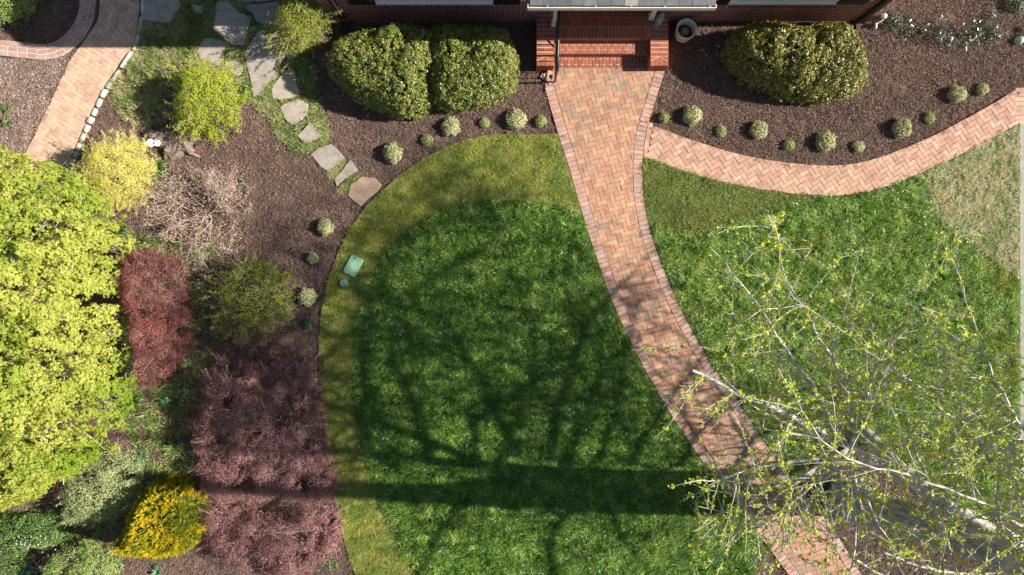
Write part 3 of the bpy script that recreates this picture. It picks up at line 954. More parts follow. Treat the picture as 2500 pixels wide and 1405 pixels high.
# flagstones
flags = empty('flagstone_path', (0, 0, 0), 'irregular grey flagstone path set in tufted ground cover', None, None, 'structure')
FL = [
 [(527, 10), (542, 2), (557, -2), (569, 14), (586, 32), (612, 41), (610, 56), (602, 82), (595, 111), (569, 110), (550, 99), (537, 84), (521, 75), (523, 43)],
 [(486, 111), (501, 91), (555, 103), (554, 113), (545, 120), (544, 147), (530, 160), (491, 147), (482, 130)],
 [(542, 164), (552, 150), (569, 149), (586, 154), (593, 167), (588, 181), (578, 186), (556, 174)],
 [(638, 73), (670, 92), (699, 116), (706, 123), (691, 150), (672, 190), (650, 205), (636, 234), (617, 234), (612, 196), (605, 171), (597, 133), (602, 118), (620, 89)],
 [(593, 12), (631, 10), (679, 4), (691, 17), (682, 51), (665, 68), (641, 60), (626, 53), (617, 34), (605, 27)],
 [(573, -30), (700, -30), (690, -2), (631, 5), (610, 4), (590, 8), (575, 2)],
 [(706, 167), (718, 171), (725, 205), (732, 227), (713, 240), (687, 245), (665, 240), (663, 222), (670, 205), (687, 181)],
 [(683, 261), (698, 252), (732, 243), (752, 254), (749, 280), (737, 293), (711, 305), (700, 297), (692, 282)],
 [(756, 299), (771, 312), (784, 335), (747, 351), (737, 344), (726, 331)],
 [(759, 377), (777, 361), (807, 352), (822, 365), (841, 387), (824, 401), (801, 418), (781, 406), (769, 391)],
 [(856, 391), (874, 415), (852, 431), (822, 455), (816, 438), (835, 416)],
 [(856, 451), (884, 431), (916, 436), (930, 451), (920, 468), (880, 503), (848, 477)],
 [(346, -20), (426, -20), (442, 16), (423, 42), (410, 56), (345, 49), (347, 20)],
 [(468, 10), (496, 14), (495, 32), (474, 30)],
]
for k, f in enumerate(FL):
    P = WP(f, .03); c = P.mean(0)
    Q = []
    for i in range(len(P)):
        a, b = P[i], P[(i + 1) % len(P)]
        Q.append(a + R.normal(size=2) * .004); Q.append((a + b) / 2 + R.normal(size=2) * .008)
    m = MB(); m.prism(np.array(Q) - c, -.05, .03, .008, 0, .0015)
    o = m.build('flagstone', M['flag_rust'] if k == 11 else M['flag'], flags, loc=(c[0], c[1], 0))
    if k == 11: o['label'] = 'rust stained flagstone at the lawn edge'
flag_polys = [WP(f, .03) for f in FL]

T_mondo = [blade_tuft(s, 22, .06, .07, .0075, 1.0) for s in (31, 32, 33)]
mondo = spline(WP([(500, 90), (500, 40), (500, -20), (590, -30), (640, 0), (700, 120), (765, 160), (778, 225), (798, 290), (806, 345), (775, 368), (735, 378), (700, 352), (668, 318), (662, 292), (615, 262), (585, 215), (545, 190), (480, 165), (478, 120)]), .1, True)
grass('ground_cover', mondo, 420, cp(T_mondo), M['grass_mondo'], 'tufted green ground cover between the flagstones', .35, cut=flag_polys)
patch = spline(WP([(345, 50), (440, 10), (520, -20), (520, 60), (480, 160), (440, 170), (425, 250), (395, 300), (345, 312), (300, 285), (262, 225), (300, 158), (338, 110)]), .1, True)
grass('lawn_grass', patch, 300, cp(T_mondo), M['grass_patch'], 'patchy grass with straw beside the old brick path', .35, cut=flag_polys)
for (poly, nm) in (([(815, 410), (835, 395), (848, 392), (835, 412), (820, 432), (806, 436), (798, 422)], 'short grass strip between two stepping stones'),
               ([(832, 455), (858, 434), (874, 422), (880, 432), (858, 450), (846, 468), (834, 470), (826, 462)], 'darker grass strip beside the rusty stepping stone')):
    grass('grass_strip', WP(poly), 700, cp(T_mondo), M['grass_mondo'], nm, .3)

# mulch chips
def chips(name, poly, dens, meshes, mat, label, cut=()):
    P = sample_in(poly, dens)
    for c in cut: P = P[~inside(P, c)]
    n = len(P)
    rot = np.column_stack([R.normal(size=n) * .08, R.normal(size=n) * .08, R.random(n) * 6.283])
    return scatter(name, np.column_stack([P, np.full(n, -.012)]), rot, .7 + .6 * R.random(n), meshes, mat, label, 'mulch')
C_dark = [chip_cluster(s, 60, .12, .025) for s in (1, 2, 3, 4, 5)]
bedR = WP([(1632, 55), (2140, 40), (2200, -60), (2560, -60), (2560, 200), (2490, 212), (2386, 272), (2272, 332), (2158, 378), (2063, 401), (1949, 399), (1816, 378), (1687, 340), (1590, 300), (1610, 226), (1627, 176)])
bedL = np.concatenate([WP([(805, 52), (1310, 52), (1312, 175), (1334, 215), (1362, 320)]), lawnL_edge[:-1], WP([(905, 1500), (300, 1500), (-60, 1400), (-60, 160), (150, 150), (230, 0), (350, 60), (260, 215), (400, 300), (600, 240), (760, 150), (770, 50)])])
cuts = flag_polys + [mondo, oreg, patch]
chips('mulch_chips', bedR, 150, cp(C_dark), M['chip'], 'dark bark mulch chips right of the steps')
chips('mulch_chips', bedL, 130, cp(C_dark), M['chip'], 'dark bark mulch chips left of the lawn', cuts)
chips('mulch_chips', WP([(-60, 150), (90, 150), (180, 130), (60, 372), (-60, 420)]), 150, cp(C_dark), M['chip_pale'], 'faded mulch chips left of the old brick path')
chips('mulch_chips', WP([(-60, -60), (205, -60), (200, 50), (180, 78), (140, 104), (80, 108), (-60, 98)]), 130, cp(C_dark), M['chip'], 'mulch chips inside the curved brick edging')
chips('mulch_chips', WP([(1985, 1170), (2050, 1050), (2140, 1065), (2300, 1230), (2560, 1370), (2560, 1500), (2150, 1500), (2100, 1395)]), 130, cp(C_dark), M['chip'], 'mulch chips round the foot of the big tree')
chips('mulch_chips', WP([(1862, 1340), (1925, 1410), (1960, 1480), (1800, 1480), (1838, 1400)]), 130, cp(C_dark), M['chip'], 'small wedge of mulch beside the foot of the brick walk')

litter = [chip_cluster(s, 5, .05, .022) for s in (61, 62, 63)]
for m_ in litter: m_.materials.append(M['chip'])
def spill():
    C = []
    for line, lo, hi in ((crv_U, 0, 1), (path_L, 0, .12), (path_R, 0, .1), (lawnL_edge, 0, 1), (old_L, 0, 1)):
        q = resample(line, .05); a, b = int(len(q) * lo), int(len(q) * hi)
        q = q[a:b]; C.append(q[R.random(len(q)) < .8])
    P = np.concatenate(C); P = P + R.normal(size=P.shape) * .045
    n = len(P)
    scatter('mulch_litter', np.column_stack([P, np.full(n, .026)]), np.column_stack([np.zeros(n), np.zeros(n), R.random(n) * 6.28]), .7 + .5 * R.random(n), litter, M['chip'], 'bits of mulch spilled over the path and lawn edges', 'mulch')
spill()

# ------------------------------------------------------------------ the house
YW = 5.81
XL, XR = -3.97, 7.71
house = empty('brick_house', (1.9, YW, 0), 'red brick house with black shutters and slate porch roof along the top edge', 'house')
def at_house(o):
    o.matrix_parent_inverse = Matrix.Translation((-1.9, -YW, 0))
    return o
m = MB(); m.box(XL + .004, .90, YW + .0008, YW + 7, -.1, 2.45); m.box(3.06, XR - .004, YW + .0008, YW + 7, -.1, 2.45); m.box(.90, 3.06, YW + .9, YW + 6.99, -.1, 2.44); m.box(.905, 3.055, YW + .004, YW + .9, 2.05, 2.43); m.box(XL + .012, .3, YW + .02, YW + 6.9, 2.4, 4.2)
at_house(m.build('wall', M['mortar_grey'], house))
m = MB()
z = 0.0; k = 0
openings = [(-3.35, .2, .9, 2.2), (4.15, 7.22, .9, 2.2), (.92, 3.04, -.1, 2.03)]
while z < 2.35:
    x = XL - (k % 2) * .1065
    while x < XR:
        x0, x1 = max(x, XL), min(x + .203, XR)
        hid = any(a < (x0 + x1) / 2 < b and c < z + .03 < d for a, b, c, d in openings)
        if x1 - x0 > .02 and not hid:
            j = random.uniform(-.0005, .0003)
            m.box(x0, x1, YW + j, YW + .09, z + .005, z + .0617, random.random())
        x += .213
    z += .0667; k += 1
for yy in np.arange(YW + .11, YW + 3, .213):         # side faces at the corners
    for kk in range(34):
        zz = kk * .0667
        y0 = yy + (kk % 2) * .1
        m.box(XR - .09, XR + random.uniform(-.001, .001), y0, y0 + .2, zz + .005, zz + .0617, random.random())
        m.box(XL + random.uniform(-.001, .001), XL + .09, y0, y0 + .2, zz + .005, zz + .0617, random.random())
tag(at_house(m.build('wall_bricks', M['wall_brick'], house)), kind='stuff')
# windows with rowlock brick sills, black shutters
for (a, b, sl, sr) in ((-2.77, -.38, .55, .56), (4.40, 6.60, .25, .60)):
    fr = MB()
    for (x0, x1, z0, z1) in ((a, b, .90, .96), (a, b, 2.14, 2.2), (a, a + .06, .96, 2.14), (b - .06, b, .96, 2.14), ((a + b) / 2 - .03, (a + b) / 2 + .03, .96, 2.14)):
        fr.box(x0, x1, YW - .02, YW + .06, z0, z1)
    wf = at_house(fr.build('window', M['white_paint'], house))
    p = MB(); p.box(a + .06, b - .06, YW + .02, YW + .03, .96, 2.14); p.build('pane', M['glass'], wf)
    s_ = MB(); s_.box(a, b, YW - .05, YW + .03, .872, .90); s_.build('sill', M['white_paint'], wf)
    sb = MB()
    nb = int((b - a) / .077)
    for i in range(nb):
        x = a + i * (b - a) / nb
        sb.box(x + .004, x + (b - a) / nb - .004, YW - .075, YW + .02, .775, .868, random.random())
    sb2 = MB(); sb2.box(a, b, YW - .068, YW + .02, .779, .864); at_house(sb2.build('sill_mortar', M['mortar_grey'], house))
    tag(at_house(sb.build('sill_bricks', M['wall_brick'], house)), kind='stuff')
    for (x0, w) in ((a - sl, sl), (b, sr)):
        sh = MB(); sh.box(x0 + .01, x0 + w - .01, YW - .045, YW - .005, .86, 2.25)
        so = at_house(sh.build('shutter', M['shutter'], house))
        lv = MB()
        for q in range(16):
            zq = .95 + q * .08
            lv.box(x0 + .05, x0 + w - .05, YW - .053, YW - .046, zq, zq + .045)
        lv.build('louvres', M['shutter'], so)
# roofs: eaves above the frame
def roof(x0, x1, ze, name):
    m = MB()
    y0, y1, yr = 5.30, YW + 3.4, 0
    s_ = .62
    zt = ze + (y1 - y0) * s_
    V = [(x0, y0, ze - .12), (x1, y0, ze - .12), (x1, y1, zt - .12), (x0, y1, zt - .12), (x0, y0, ze), (x1, y0, ze), (x1, y1, zt), (x0, y1, zt)]
    m.add(V, [(0, 3, 2, 1), (4, 5, 6, 7), (0, 1, 5, 4), (1, 2, 6, 5), (2, 3, 7, 6), (3, 0, 4, 7)])
    yb = y1 + (y1 - y0)
    V = [(x0, y1 + .001, zt - .12), (x1, y1 + .001, zt - .12), (x1, yb, ze - .12), (x0, yb, ze - .12), (x0, y1 + .001, zt), (x1, y1 + .001, zt), (x1, yb, ze), (x0, yb, ze)]
    m.add(V, [(0, 3, 2, 1), (4, 5, 6, 7), (0, 1, 5, 4), (1, 2, 6, 5), (2, 3, 7, 6), (3, 0, 4, 7)])
    return at_house(m.build(name, M['roof_shingle'], house))
roof(.35, 8.11, 2.46, 'roof')
roof(-4.1, .34, 3.98, 'roof')
for (x0, x1, z) in ((.35, 8.11, 2.36), (-4.1, .34, 3.88)):
    m = MB(); m.box(x0, x1, 5.27, 5.33, z - .1, z); at_house(m.build('fascia', M['white_paint'], house))
# gable ends
for (x, zb, ze) in ((XL + .011, 4.0, 3.98), (XR - .011, 2.4, 2.40)):
    m = MB()
    y0, y1 = YW + .02, YW + 6.8
    ym = (y0 + y1) / 2
    m.add([(x, y0, zb), (x, y1, zb), (x, ym, ze + 2.1), (x - .05, y0, zb), (x - .05, y1, zb), (x - .05, ym, ze + 2.1)], [(0, 1, 2), (3, 5, 4), (0, 3, 4, 1), (1, 4, 5, 2), (2, 5, 3, 0)])
    at_house(m.build('gable', M['mortar_grey'], house))
# downspouts
for (px0, px1) in ((843, 0), (2090, 0)):
    x = W(px0, 54)[0]
    m = MB(); m.box(x - .045, x + .045, YW - .10, YW - .02, .10, 2.3); m.box(x - .05, x + .05, YW - .28, YW - .10, .02, .10)
    at_house(m.build('downspout', M['brown_metal'], house))
# porch roof
gx0, gx1, gy, gz = .28, 3.66, 5.00, 2.40
m = MB()
ys = 5.06
V = [(gx0 + .04, ys, gz - .02), (gx1 - .04, ys, gz - .02), (gx1 - .04, YW, gz + .36), (gx0 + .04, YW, gz + .36)]
V2 = [(x, y, z - .08) for x, y, z in V]
m.add(V2 + V, [(0, 3, 2, 1), (4, 5, 6, 7), (0, 1, 5, 4), (1, 2, 6, 5), (2, 3, 7, 6), (3, 0, 4, 7)])
pr = at_house(m.build('porch_roof', M['gutter_in'], house))
slope = .38 / (YW - ys)
for row in range(4):
    x = gx0 + .04 - (row % 2) * .12
    i = 0
    while x < gx1 - .04:
        x0, x1 = max(x, gx0 + .02), min(x + .242, gx1 - .02)
        if x1 - x0 > .03:
            y0 = ys - .02 + row * .19 + random.uniform(-.003, .003); y1 = y0 + .24
            zf = lambda y: gz + (y - ys) * slope
            s_ = MB()
            b = .012 + random.uniform(0, .006)
            V = [(x0 + .003, y0, zf(y0) + .004), (x1 - .003, y0, zf(y0) + .004), (x1 - .003, y1, zf(y1) - .006), (x0 + .003, y1, zf(y1) - .006)]
            V += [(a_, b_, c_ + b) for a_, b_, c_ in V]
            s_.add(V, [(0, 3, 2, 1), (4, 5, 6, 7), (0, 1, 5, 4), (1, 2, 6, 5), (2, 3, 7, 6), (3, 0, 4, 7)])
            o = s_.build('slate', M['slate'] if not (row == 0 and i == 7) else M['concrete'], pr)
        x += .242; i += 1
g = MB()
g.box(gx0, gx1, gy, gy + .012, gz - .10, gz + .005); g.box(gx0, gx1, gy + .012, gy + .065, gz - .10, gz - .09)
g.box(gx0, gx0 + .012, gy + .012, gy + .07, gz - .09, gz + .005); g.box(gx1 - .012, gx1, gy + .012, gy + .07, gz - .09, gz + .005)
go_ = at_house(g.build('gutter', M['white_paint'], house))
g = MB()
for x in (gx0 + .35, gx0 + 1.22, gx0 + 1.85, gx0 + 2.45, gx1 - .12):
    g = MB(); g.box(x, x + .014, gy + .012, gy + .06, gz - .01, gz + .002); g.build('strap', M['white_paint'], go_)
g = MB(); g.box(gx0 + .02, gx1 - .02, gy + .013, gy + .06, gz - .088, gz - .03); g.build('gutter_reflection', M['gutter_in'], go_)  # gutter contents, their brown-pink reflection put into a flat colour
for (px_, py_) in ((1352, 60), (1589, 44)):
    p = W(px_, py_, .36)
    m = MB(); m.box(p[0] - .04, p[0] + .04, p[1] - .04, p[1] + .04, .50, gz - .05); m.box(p[0] - .055, p[0] + .055, p[1] - .055, p[1] + .055, .36, .50)
    at_house(m.build('column', M['white_paint'], house))

# ------------------------------------------------------------------ brick steps
ZT = .36
steps = empty('brick_steps', (W(1470, 120)[0], W(1470, 120)[1], 0), 'red brick porch steps with low side walls at the head of the walk', 'steps')
def sp(o):
    o.matrix_parent_inverse = Matrix.Translation(-Vector(steps.location)); return o
x0, x1 = W(1353, 0, .2)[0], W(1587, 0, .2)[0]
yA, yB, yC, yD = W(0, 168)[1], W(0, 131, .18)[1], W(0, 92, ZT)[1], W(0, 66, ZT)[1]
m = MB()
m.box(x0, x1, yA + .005, yB + .3, -.05, .014); m.box(x0, x1, yB + .004, yC + .2, .014, .174); m.box(x0, x1, yC + .004, YW + .88, .174, ZT - .006)
sp(m.build('core', M['mortar'], steps))
bm_s = {}
def sbrick(xa, xb, ya, yb, za, zb, nm='brick', mat=None):
    """brick as an individual part; alike sizes share one mesh"""
    key = (round(xb - xa, 3), round(yb - ya, 3), round(zb - za, 3), nm)
    if key not in bm_s:
        m_ = MB(); hx, hy, hz = (xb - xa) / 2, (yb - ya) / 2, (zb - za)
        m_.prism([(-hx, -hy), (hx, -hy), (hx, hy), (-hx, hy)], -hz, 0, .003)
        bm_s[key] = mesh_np(nm, m_.v, m_.f, m_.r); bm_s[key].materials.append(mat or M['step_brick'])
    o = link(nm, bm_s[key], None, steps, ((xa + xb) / 2, (ya + yb) / 2, zb + random.gauss(0, .0008)))
    return sp(o)
nb = 27
pw = (x1 - x0) / nb
J = .006
for i in range(nb):
    xa, xb = x0 + i * pw + J, x0 + (i + 1) * pw - J
    sbrick(xa, xb, yC - .012, yD - J, ZT - .09, ZT)                       # nosing of the landing
    for (ya, yb, zt) in ((yB - .012, yC - .001, .18), (yA, yB - .001, .022)):
        if i % 2: sbrick(xa, xb, ya, ya + .195, zt - .08, zt); sbrick(xa, xb, ya + .207, yb, zt - .08, zt)
        else: sbrick(xa, xb, ya, ya + (yb - ya) * .30, zt - .08, zt); sbrick(xa, xb, ya + (yb - ya) * .30 + .012, yb, zt - .08, zt)
    rb = sbrick(xa, xb, yB + .001, yB + .09, .016, .098); rb = sbrick(xa, xb, yC + .001, yC + .09, .182, .268)
for row in range(6):                                                      # quarry tiles on the landing
    ya = yD + J + row * .203; off = (row % 2) * .085
    x = x0 - off
    while x < x1 - .02:
        xa, xb = max(x, x0) + .004, min(x + .19, x1) - .004
        if xb - xa > .02: sbrick(xa, xb, ya, ya + .195, ZT - .03, ZT, 'tile', M['tile'])
        x += .19
for side in (0, 1):                                                       # low side walls
    cx0, cx1 = (W(1310, 0, ZT)[0], W(1353, 0, ZT)[0]) if side == 0 else (W(1588, 0, ZT)[0], W(1632, 0, ZT)[0])
    yf = W(0, 161, ZT)[1]
    m = MB(); m.box(cx0 + .008, cx1 - .008, yf + .01, YW, -.05, ZT - .006)
    sp(m.build('side_wall', M['mortar'] , steps))
    y = yf + .205; k = 0
    # rows of stretchers and headers on top
    while y < YW - .02:
        split = .52 if k % 2 else .36
        xm = cx0 + (cx1 - cx0) * split
        sbrick(cx0, xm - .006, y, min(y + .082, YW), ZT - .055, ZT); sbrick(xm + .006, cx1, y, min(y + .082, YW), ZT - .055, ZT)
        y += .096; k += 1
    # upright bricks at the nose with a mitred joint
    wv = (cx1 - cx0) / 4; xm_ = (cx0 + cx1) / 2
    vtop = lambda x: yf + .195 - abs(x - xm_) / (xm_ - cx0) * .10
    for i in range(4):
        a_, b_ = cx0 + i * wv + .004, cx0 + (i + 1) * wv - .004
        P = np.array([(a_, yf), (b_, yf), (b_, vtop(b_) - .004), (a_, vtop(a_) - .004)])
        c = P.mean(0); m_ = MB(); m_.prism(P - c, -.06, 0, .003)
        sp(m_.build('brick', M['step_brick'], steps, loc=(c[0], c[1], ZT)))
    for P in (np.array([(cx0, vtop(cx0) + .012), (xm_ - .012, yf + .198), (cx0, yf + .198)]), np.array([(cx1, vtop(cx1) + .012), (cx1, yf + .198), (xm_ + .012, yf + .198)])):
        c = P.mean(0); m_ = MB(); m_.prism(P - c, -.06, 0, .003)
        sp(m_.build('brick', M['step_brick'], steps, loc=(c[0], c[1], ZT)))
    # front and flank courses
    m = MB()
    for kk in range(5):
        zz = kk * .0667 + .0
        xx = cx0 + (0 if kk % 2 else -.1)
        while xx < cx1:
            a_, b_ = max(xx, cx0), min(xx + .2, cx1)
            if b_ - a_ > .02: m.box(a_, b_, yf, yf + .05, zz, min(zz + .056, ZT - .064), random.random())
            xx += .212
        yy = yf + .06 + (kk % 2) * .1
        while yy < YW - .05:
            for xe in (cx0, cx1 - .04): m.box(xe, xe + .04, yy, min(yy + .2, YW), zz, min(zz + .056, ZT - .064), random.random())
            yy += .212
    tag(sp(m.build('course_bricks', M['step_brick'], steps)), kind='stuff')

# iron handrail
rail = empty('handrail', tuple(W(1354, 190)), 'black iron handrail down the left side of the steps', 'handrail')
def rp(o):
    o.matrix_parent_inverse = Matrix.Translation(-Vector(rail.location)); return o
xr = W(1354, 0)[0]
ya_, yb_ = W(0, 205)[1], YW - .18
def ground_z(y): return 0.03 if y < yA else (.03 if y < yB else (.18 if y < yC else ZT))
def rail_z(y): return .88 + (0 if y < yA - .0 else min((y - yA) / (yC - yA), 1) * .34)
m = MB(); m.tube([(xr, ya_, rail_z(ya_)), (xr, yA, rail_z(yA)), (xr, yC, rail_z(yC)), (xr, yb_, rail_z(yb_))], .035, 8); m.box(xr - .028, xr + .028, ya_ - .012, ya_ + .02, .80, .90)
rp(m.build('top_rail', M['black_metal'], rail, True))
m = MB(); m.tube([(xr, ya_ + .02, rail_z(ya_) - .7), (xr, yA, rail_z(yA) - .7), (xr, yC, rail_z(yC) - .72), (xr, yb_, rail_z(yb_) - .72)], .014, 6)
rp(m.build('bottom_rail', M['black_metal'], rail))
n = 11
for i in range(n):
    y = ya_ + (yb_ - ya_) * i / (n - 1)
    post = i in (0, n - 1, 4)
    m = MB(); w = .019 if post else .009
    z0 = ground_z(y) - .02 if post else rail_z(y) - .7
    m.box(xr - w, xr + w, y - w + (.02 if i == 0 else 0), y + w + (.02 if i == 0 else 0), z0, rail_z(y) - .01)
    rp(m.build('post' if post else 'baluster', M['black_metal'], rail))

# ------------------------------------------------------------------ small objects round the steps
# statue of a seated bird on the right side wall
p = W(1611, 47, ZT + .1)
st = empty('bird_statue', (p[0], p[1], ZT), 'small weathered grey bird statue on the right side wall of the steps', 'statue')
st.scale = (.95, .95, .62)
m = MB(); prof = [(.001, 0), (.075, .0), (.085, .02), (.07, .035), (.062, .07), (.085, .12), (.088, .17), (.07, .23), (.045, .265), (.001, .27)]
m.lathe(prof, 16)
V = np.array(m.v); V[:, 1] *= 1.25; V[:, 1] += (V[:, 2]) * .15
m.v = [tuple(v) for v in V]
m.build('body', M['statue'], st, True, rot=(0, 0, -.35))
m = MB(); m.lathe([(.001, -.055), (.04, -.04), (.056, 0), (.045, .04), (.02, .058), (.001, .06)], 14)
m.build('head', M['statue'], st, True, loc=(.025, .07, .30))
m = MB(); m.tube([(.02, .11, .30), (.02, .145, .29), (.02, .165, .275)], [.018, .011, .003], 6); m.build('beak', M['statue'], st, True)
for sx in (-1, 1):
    m = MB(); m.lathe([(.001, -.10), (.03, -.06), (.042, 0), (.03, .07), (.001, .11)], 10)
    V = np.array(m.v); V[:, 0] *= .45; m.v = [tuple(v) for v in V]
    m.build('wing', M['statue'], st, True, loc=(sx * .083, -.005, .15), rot=(.35, 0, -.35))
m = MB(); m.add([(-.04, 0, .02), (.04, 0, .02), (.03, -.09, .0), (-.03, -.09, .0), (-.04, 0, .045), (.04, 0, .045), (.03, -.09, .015), (-.03, -.09, .015)], [(0, 3, 2, 1), (4, 5, 6, 7), (0, 1, 5, 4), (1, 2, 6, 5), (2, 3, 7, 6), (3, 0, 4, 7)])
m.build('tail', M['statue'], st, loc=(-.04, -.09, 0), rot=(0, 0, -.35))

# planter with a flat stone in it
p = W(1666, 86, 0)
pl_ = empty('planter', (p[0], p[1], 0), 'round buff ceramic planter holding a grey stone beside the steps', 'planter')
pl_.scale = (1.1, 1.1, 1.0)
m = MB(); m.lathe([(.13, 0), (.165, .03), (.175, .08), (.168, .10), (.178, .13), (.182, .26), (.20, .29), (.205, .32), (.198, .335), (.175, .335), (.168, .32), (.160, .26), (.155, .14), (.001, .13)], 36)
m.build('pot', M['planter'], pl_, True)
m = MB(); m.lathe([(.152, .141), (.08, .16), (.001, .165)], 18); m.build('soil', M['mulch'], pl_, True)
p2 = W(1668, 80, .2)
stn = MB(); stn.prism([(-.09, -.05), (-.02, -.085), (.06, -.07), (.085, .01), (.05, .08), (-.03, .085), (-.075, .04)], .165, .215, .014, 0, .008)
o = stn.build('stone', M['flag'], None, loc=(pl_.location[0] + .005, pl_.location[1] - .005, 0))
tag(o, 'flat grey stone lying inside the buff planter', 'stone')

# white pipework and cable at the house corner
pp_ = empty('utility_pipe', tuple(W(2145, 55)), 'white pipe fittings standing beside the right house corner', 'pipe')
def up(o):
    o.matrix_parent_inverse = Matrix.Translation(-Vector(pp_.location)); return o
m = MB(); m.tube([W(2157, 36, .25), W(2158, 42, .26), W(2156, 48, .2), W(2148, 54, .14), W(2138, 59, .1)], .018, 8); up(m.build('hose', M['pvc'], pp_, True))
m = MB(); m.tube([W(2158, 40, 0), W(2158, 40, .3)], .05, 12); m.tube([W(2158, 40, .3), W(2158, 40, .34)], .062, 12); up(m.build('meter_cap', M['pvc'], pp_, True))
m = MB(); m.tube([W(2138, 60, 0), W(2138, 60, .2)], .032, 12); up(m.build('standpipe', M['pvc'], pp_, True))
m = MB(); m.tube([W(2138, 60, .09), W(2138, 70, .05)], .028, 10); up(m.build('outlet', M['pvc'], pp_, True))
m = MB(); m.tube([W(2163, 44, .06), W(2150, 60, .04), W(2132, 76, .02), W(2120, 87, .015), (W(2108, 89, .012))], .008, 6)
tag(m.build('cable', M['black_metal'], None, True), 'thin black cable running over the mulch from the white pipes', 'cable')

# domed garden light at the right edge
p = W(2484, 102)
gl = empty('garden_light', (p[0], p[1], 0), 'pale green domed garden light at the right edge of the mulch bed', 'garden light')
m = MB(); m.lathe([(.09, .02), (.09, .05), (.075, .10), (.045, .13), (.001, .14)], 20); m.build('dome', plain('pale green enamel', (.33, .42, .34), .4, .15, 20), gl, True)
m = MB(); m.lathe([(.035, -.02), (.035, .03), (.001, .03)], 12); m.build('stem', M['concrete'], gl, True)
m = MB(); m.tube([(.05, .06, .05), (.09, .14, .09), (.14, .24, .11)], .03, 10); m.build('arm', M['concrete'], gl, True)
m = MB(); m.lathe([(.001, 0), (.06, 0), (.065, .02), (.05, .05), (.001, .055)], 14); m.build('lamp_head', M['pvc'], gl, True, loc=(.13, .26, .07))

# green valve lids in the lawn
def rrect(cx, cy, hx, hy, r, ang, n=4):
    P = []
    for (sx, sy, a0) in ((1, 1, 0), (-1, 1, 90), (-1, -1, 180), (1, -1, 270)):
        for k in range(n + 1):
            a = math.radians(a0 + 90 * k / n)
            P.append((sx * (hx - r) + r * math.cos(a), sy * (hy - r) + r * math.sin(a)))
    P = np.array(P); c, s_ = math.cos(ang), math.sin(ang)
    return P @ np.array([[c, s_], [-s_, c]]) + [cx, cy]
p = W(864, 650)
box = empty('valve_box', (p[0], p[1], .03), 'large rounded rectangular green valve lid in the yellow green grass', 'valve box')
m = MB(); m.prism(rrect(0, 0, .145, .215, .035, math.radians(-28)), -.05, .046, .008); m.build('lid', M['lid'], box)
m = MB(); m.prism(rrect(.045, .17, .022, .012, .005, math.radians(-28)), .0465, .052, .002); m.prism(rrect(-.062, -.19, .012, .01, .004, math.radians(-28)), .0465, .052, .002); m.build('latch', M['black_metal'], box)
p = W(842, 692)
box2 = empty('valve_box', (p[0], p[1], .03), 'small round green valve lid below the large one', 'valve box')
m = MB(); m.lathe([(.085, -.05), (.085, .056), (.081, .062), (.001, .0625)], 24); m.build('lid', M['lid'], box2, False)
m = MB(); m.lathe([(.012, .0), (.012, .008), (.001, .009)], 8, (-.015, .035, .06)); m.lathe([(.012, .0), (.012, .008), (.001, .009)], 8, (.018, -.04, .06)); m.build('bolt', M['black_metal'], box2)

# stump with pale fungus, beside the bright green shrub
p = W(430, 345)
stump = empty('tree_stump', (p[0], p[1], 0), 'low dark weathered tree stump between the bright green and yellow shrubs', 'stump')
m = MB()
n = 26; rr_ = [(.62 + .16 * math.sin(3 * a) + .1 * math.sin(7 * a + 1) + random.uniform(-.05, .05)) for a in np.arange(n) * 2 * math.pi / n]
prof = [(1.05, -.03), (.98, .05), (.86, .12), (.70, .15), (.4, .12), (.05, .10)]
V = []; F = []
for (q, z_) in prof:
    for k in range(n):
        a = 2 * math.pi * k / n
        V.append((q * rr_[k] * math.cos(a) * .95, q * rr_[k] * math.sin(a) * .5, z_ + random.uniform(-.018, .018)))
for i in range(len(prof) - 1):
    for k in range(n): F.append((i * n + k, i * n + (k + 1) % n, (i + 1) * n + (k + 1) % n, (i + 1) * n + k))
F.append(tuple(range((len(prof) - 1) * n, len(prof) * n)))
m.add(V, F); m.build('wood', M['dead_wood'], stump)
for (a, b) in ((-.2, -.35), (.35, -.28), (.62, .1), (-.5, .2)):
    m = MB(); m.tube([(a * .6, b * .5, .08), (a, b, .04), (a * 1.5, b * 1.25, -.02)], [.07, .05, .02], 7); m.build('root', M['dead_wood'], stump, True)
for (px_, py_, s_, lb) in ((366, 350, .095, 'largest white fungus cap on the stump edge'), (382, 349, .085, 'white fungus cap on the stump nearest the green shrub'), (357, 353, .055, 'smallest white fungus cap at the left edge of the stump')):
    p = W(px_, py_, .2)
    m = MB()
    V = []; F = []; n = 18
    for (q, z_) in ((.25, -.05), (.9, -.012), (1, .004), (.8, .02), (.3, .014)):
        for k in range(n):
            a = 2 * math.pi * k / n
            w_ = 1 + .07 * math.sin(3 * a + s_ * 40)
            V.append((q * s_ * w_ * math.cos(a), q * s_ * w_ * math.sin(a), z_))
    for i in range(4):
        for k in range(n): F.append((i * n + k, i * n + (k + 1) % n, (i + 1) * n + (k + 1) % n, (i + 1) * n + k))
    F.append(tuple(range(4 * n, 5 * n)))
    m.add(V, F)
    m.tube([(0, 0, -.12), (0, 0, -.03)], [.012, .02], 6)
    tag(m.build('fungus_cap', M['shroom'], None, True, loc=tuple(p)), lb, 'mushroom', 'white fungus caps on the stump')

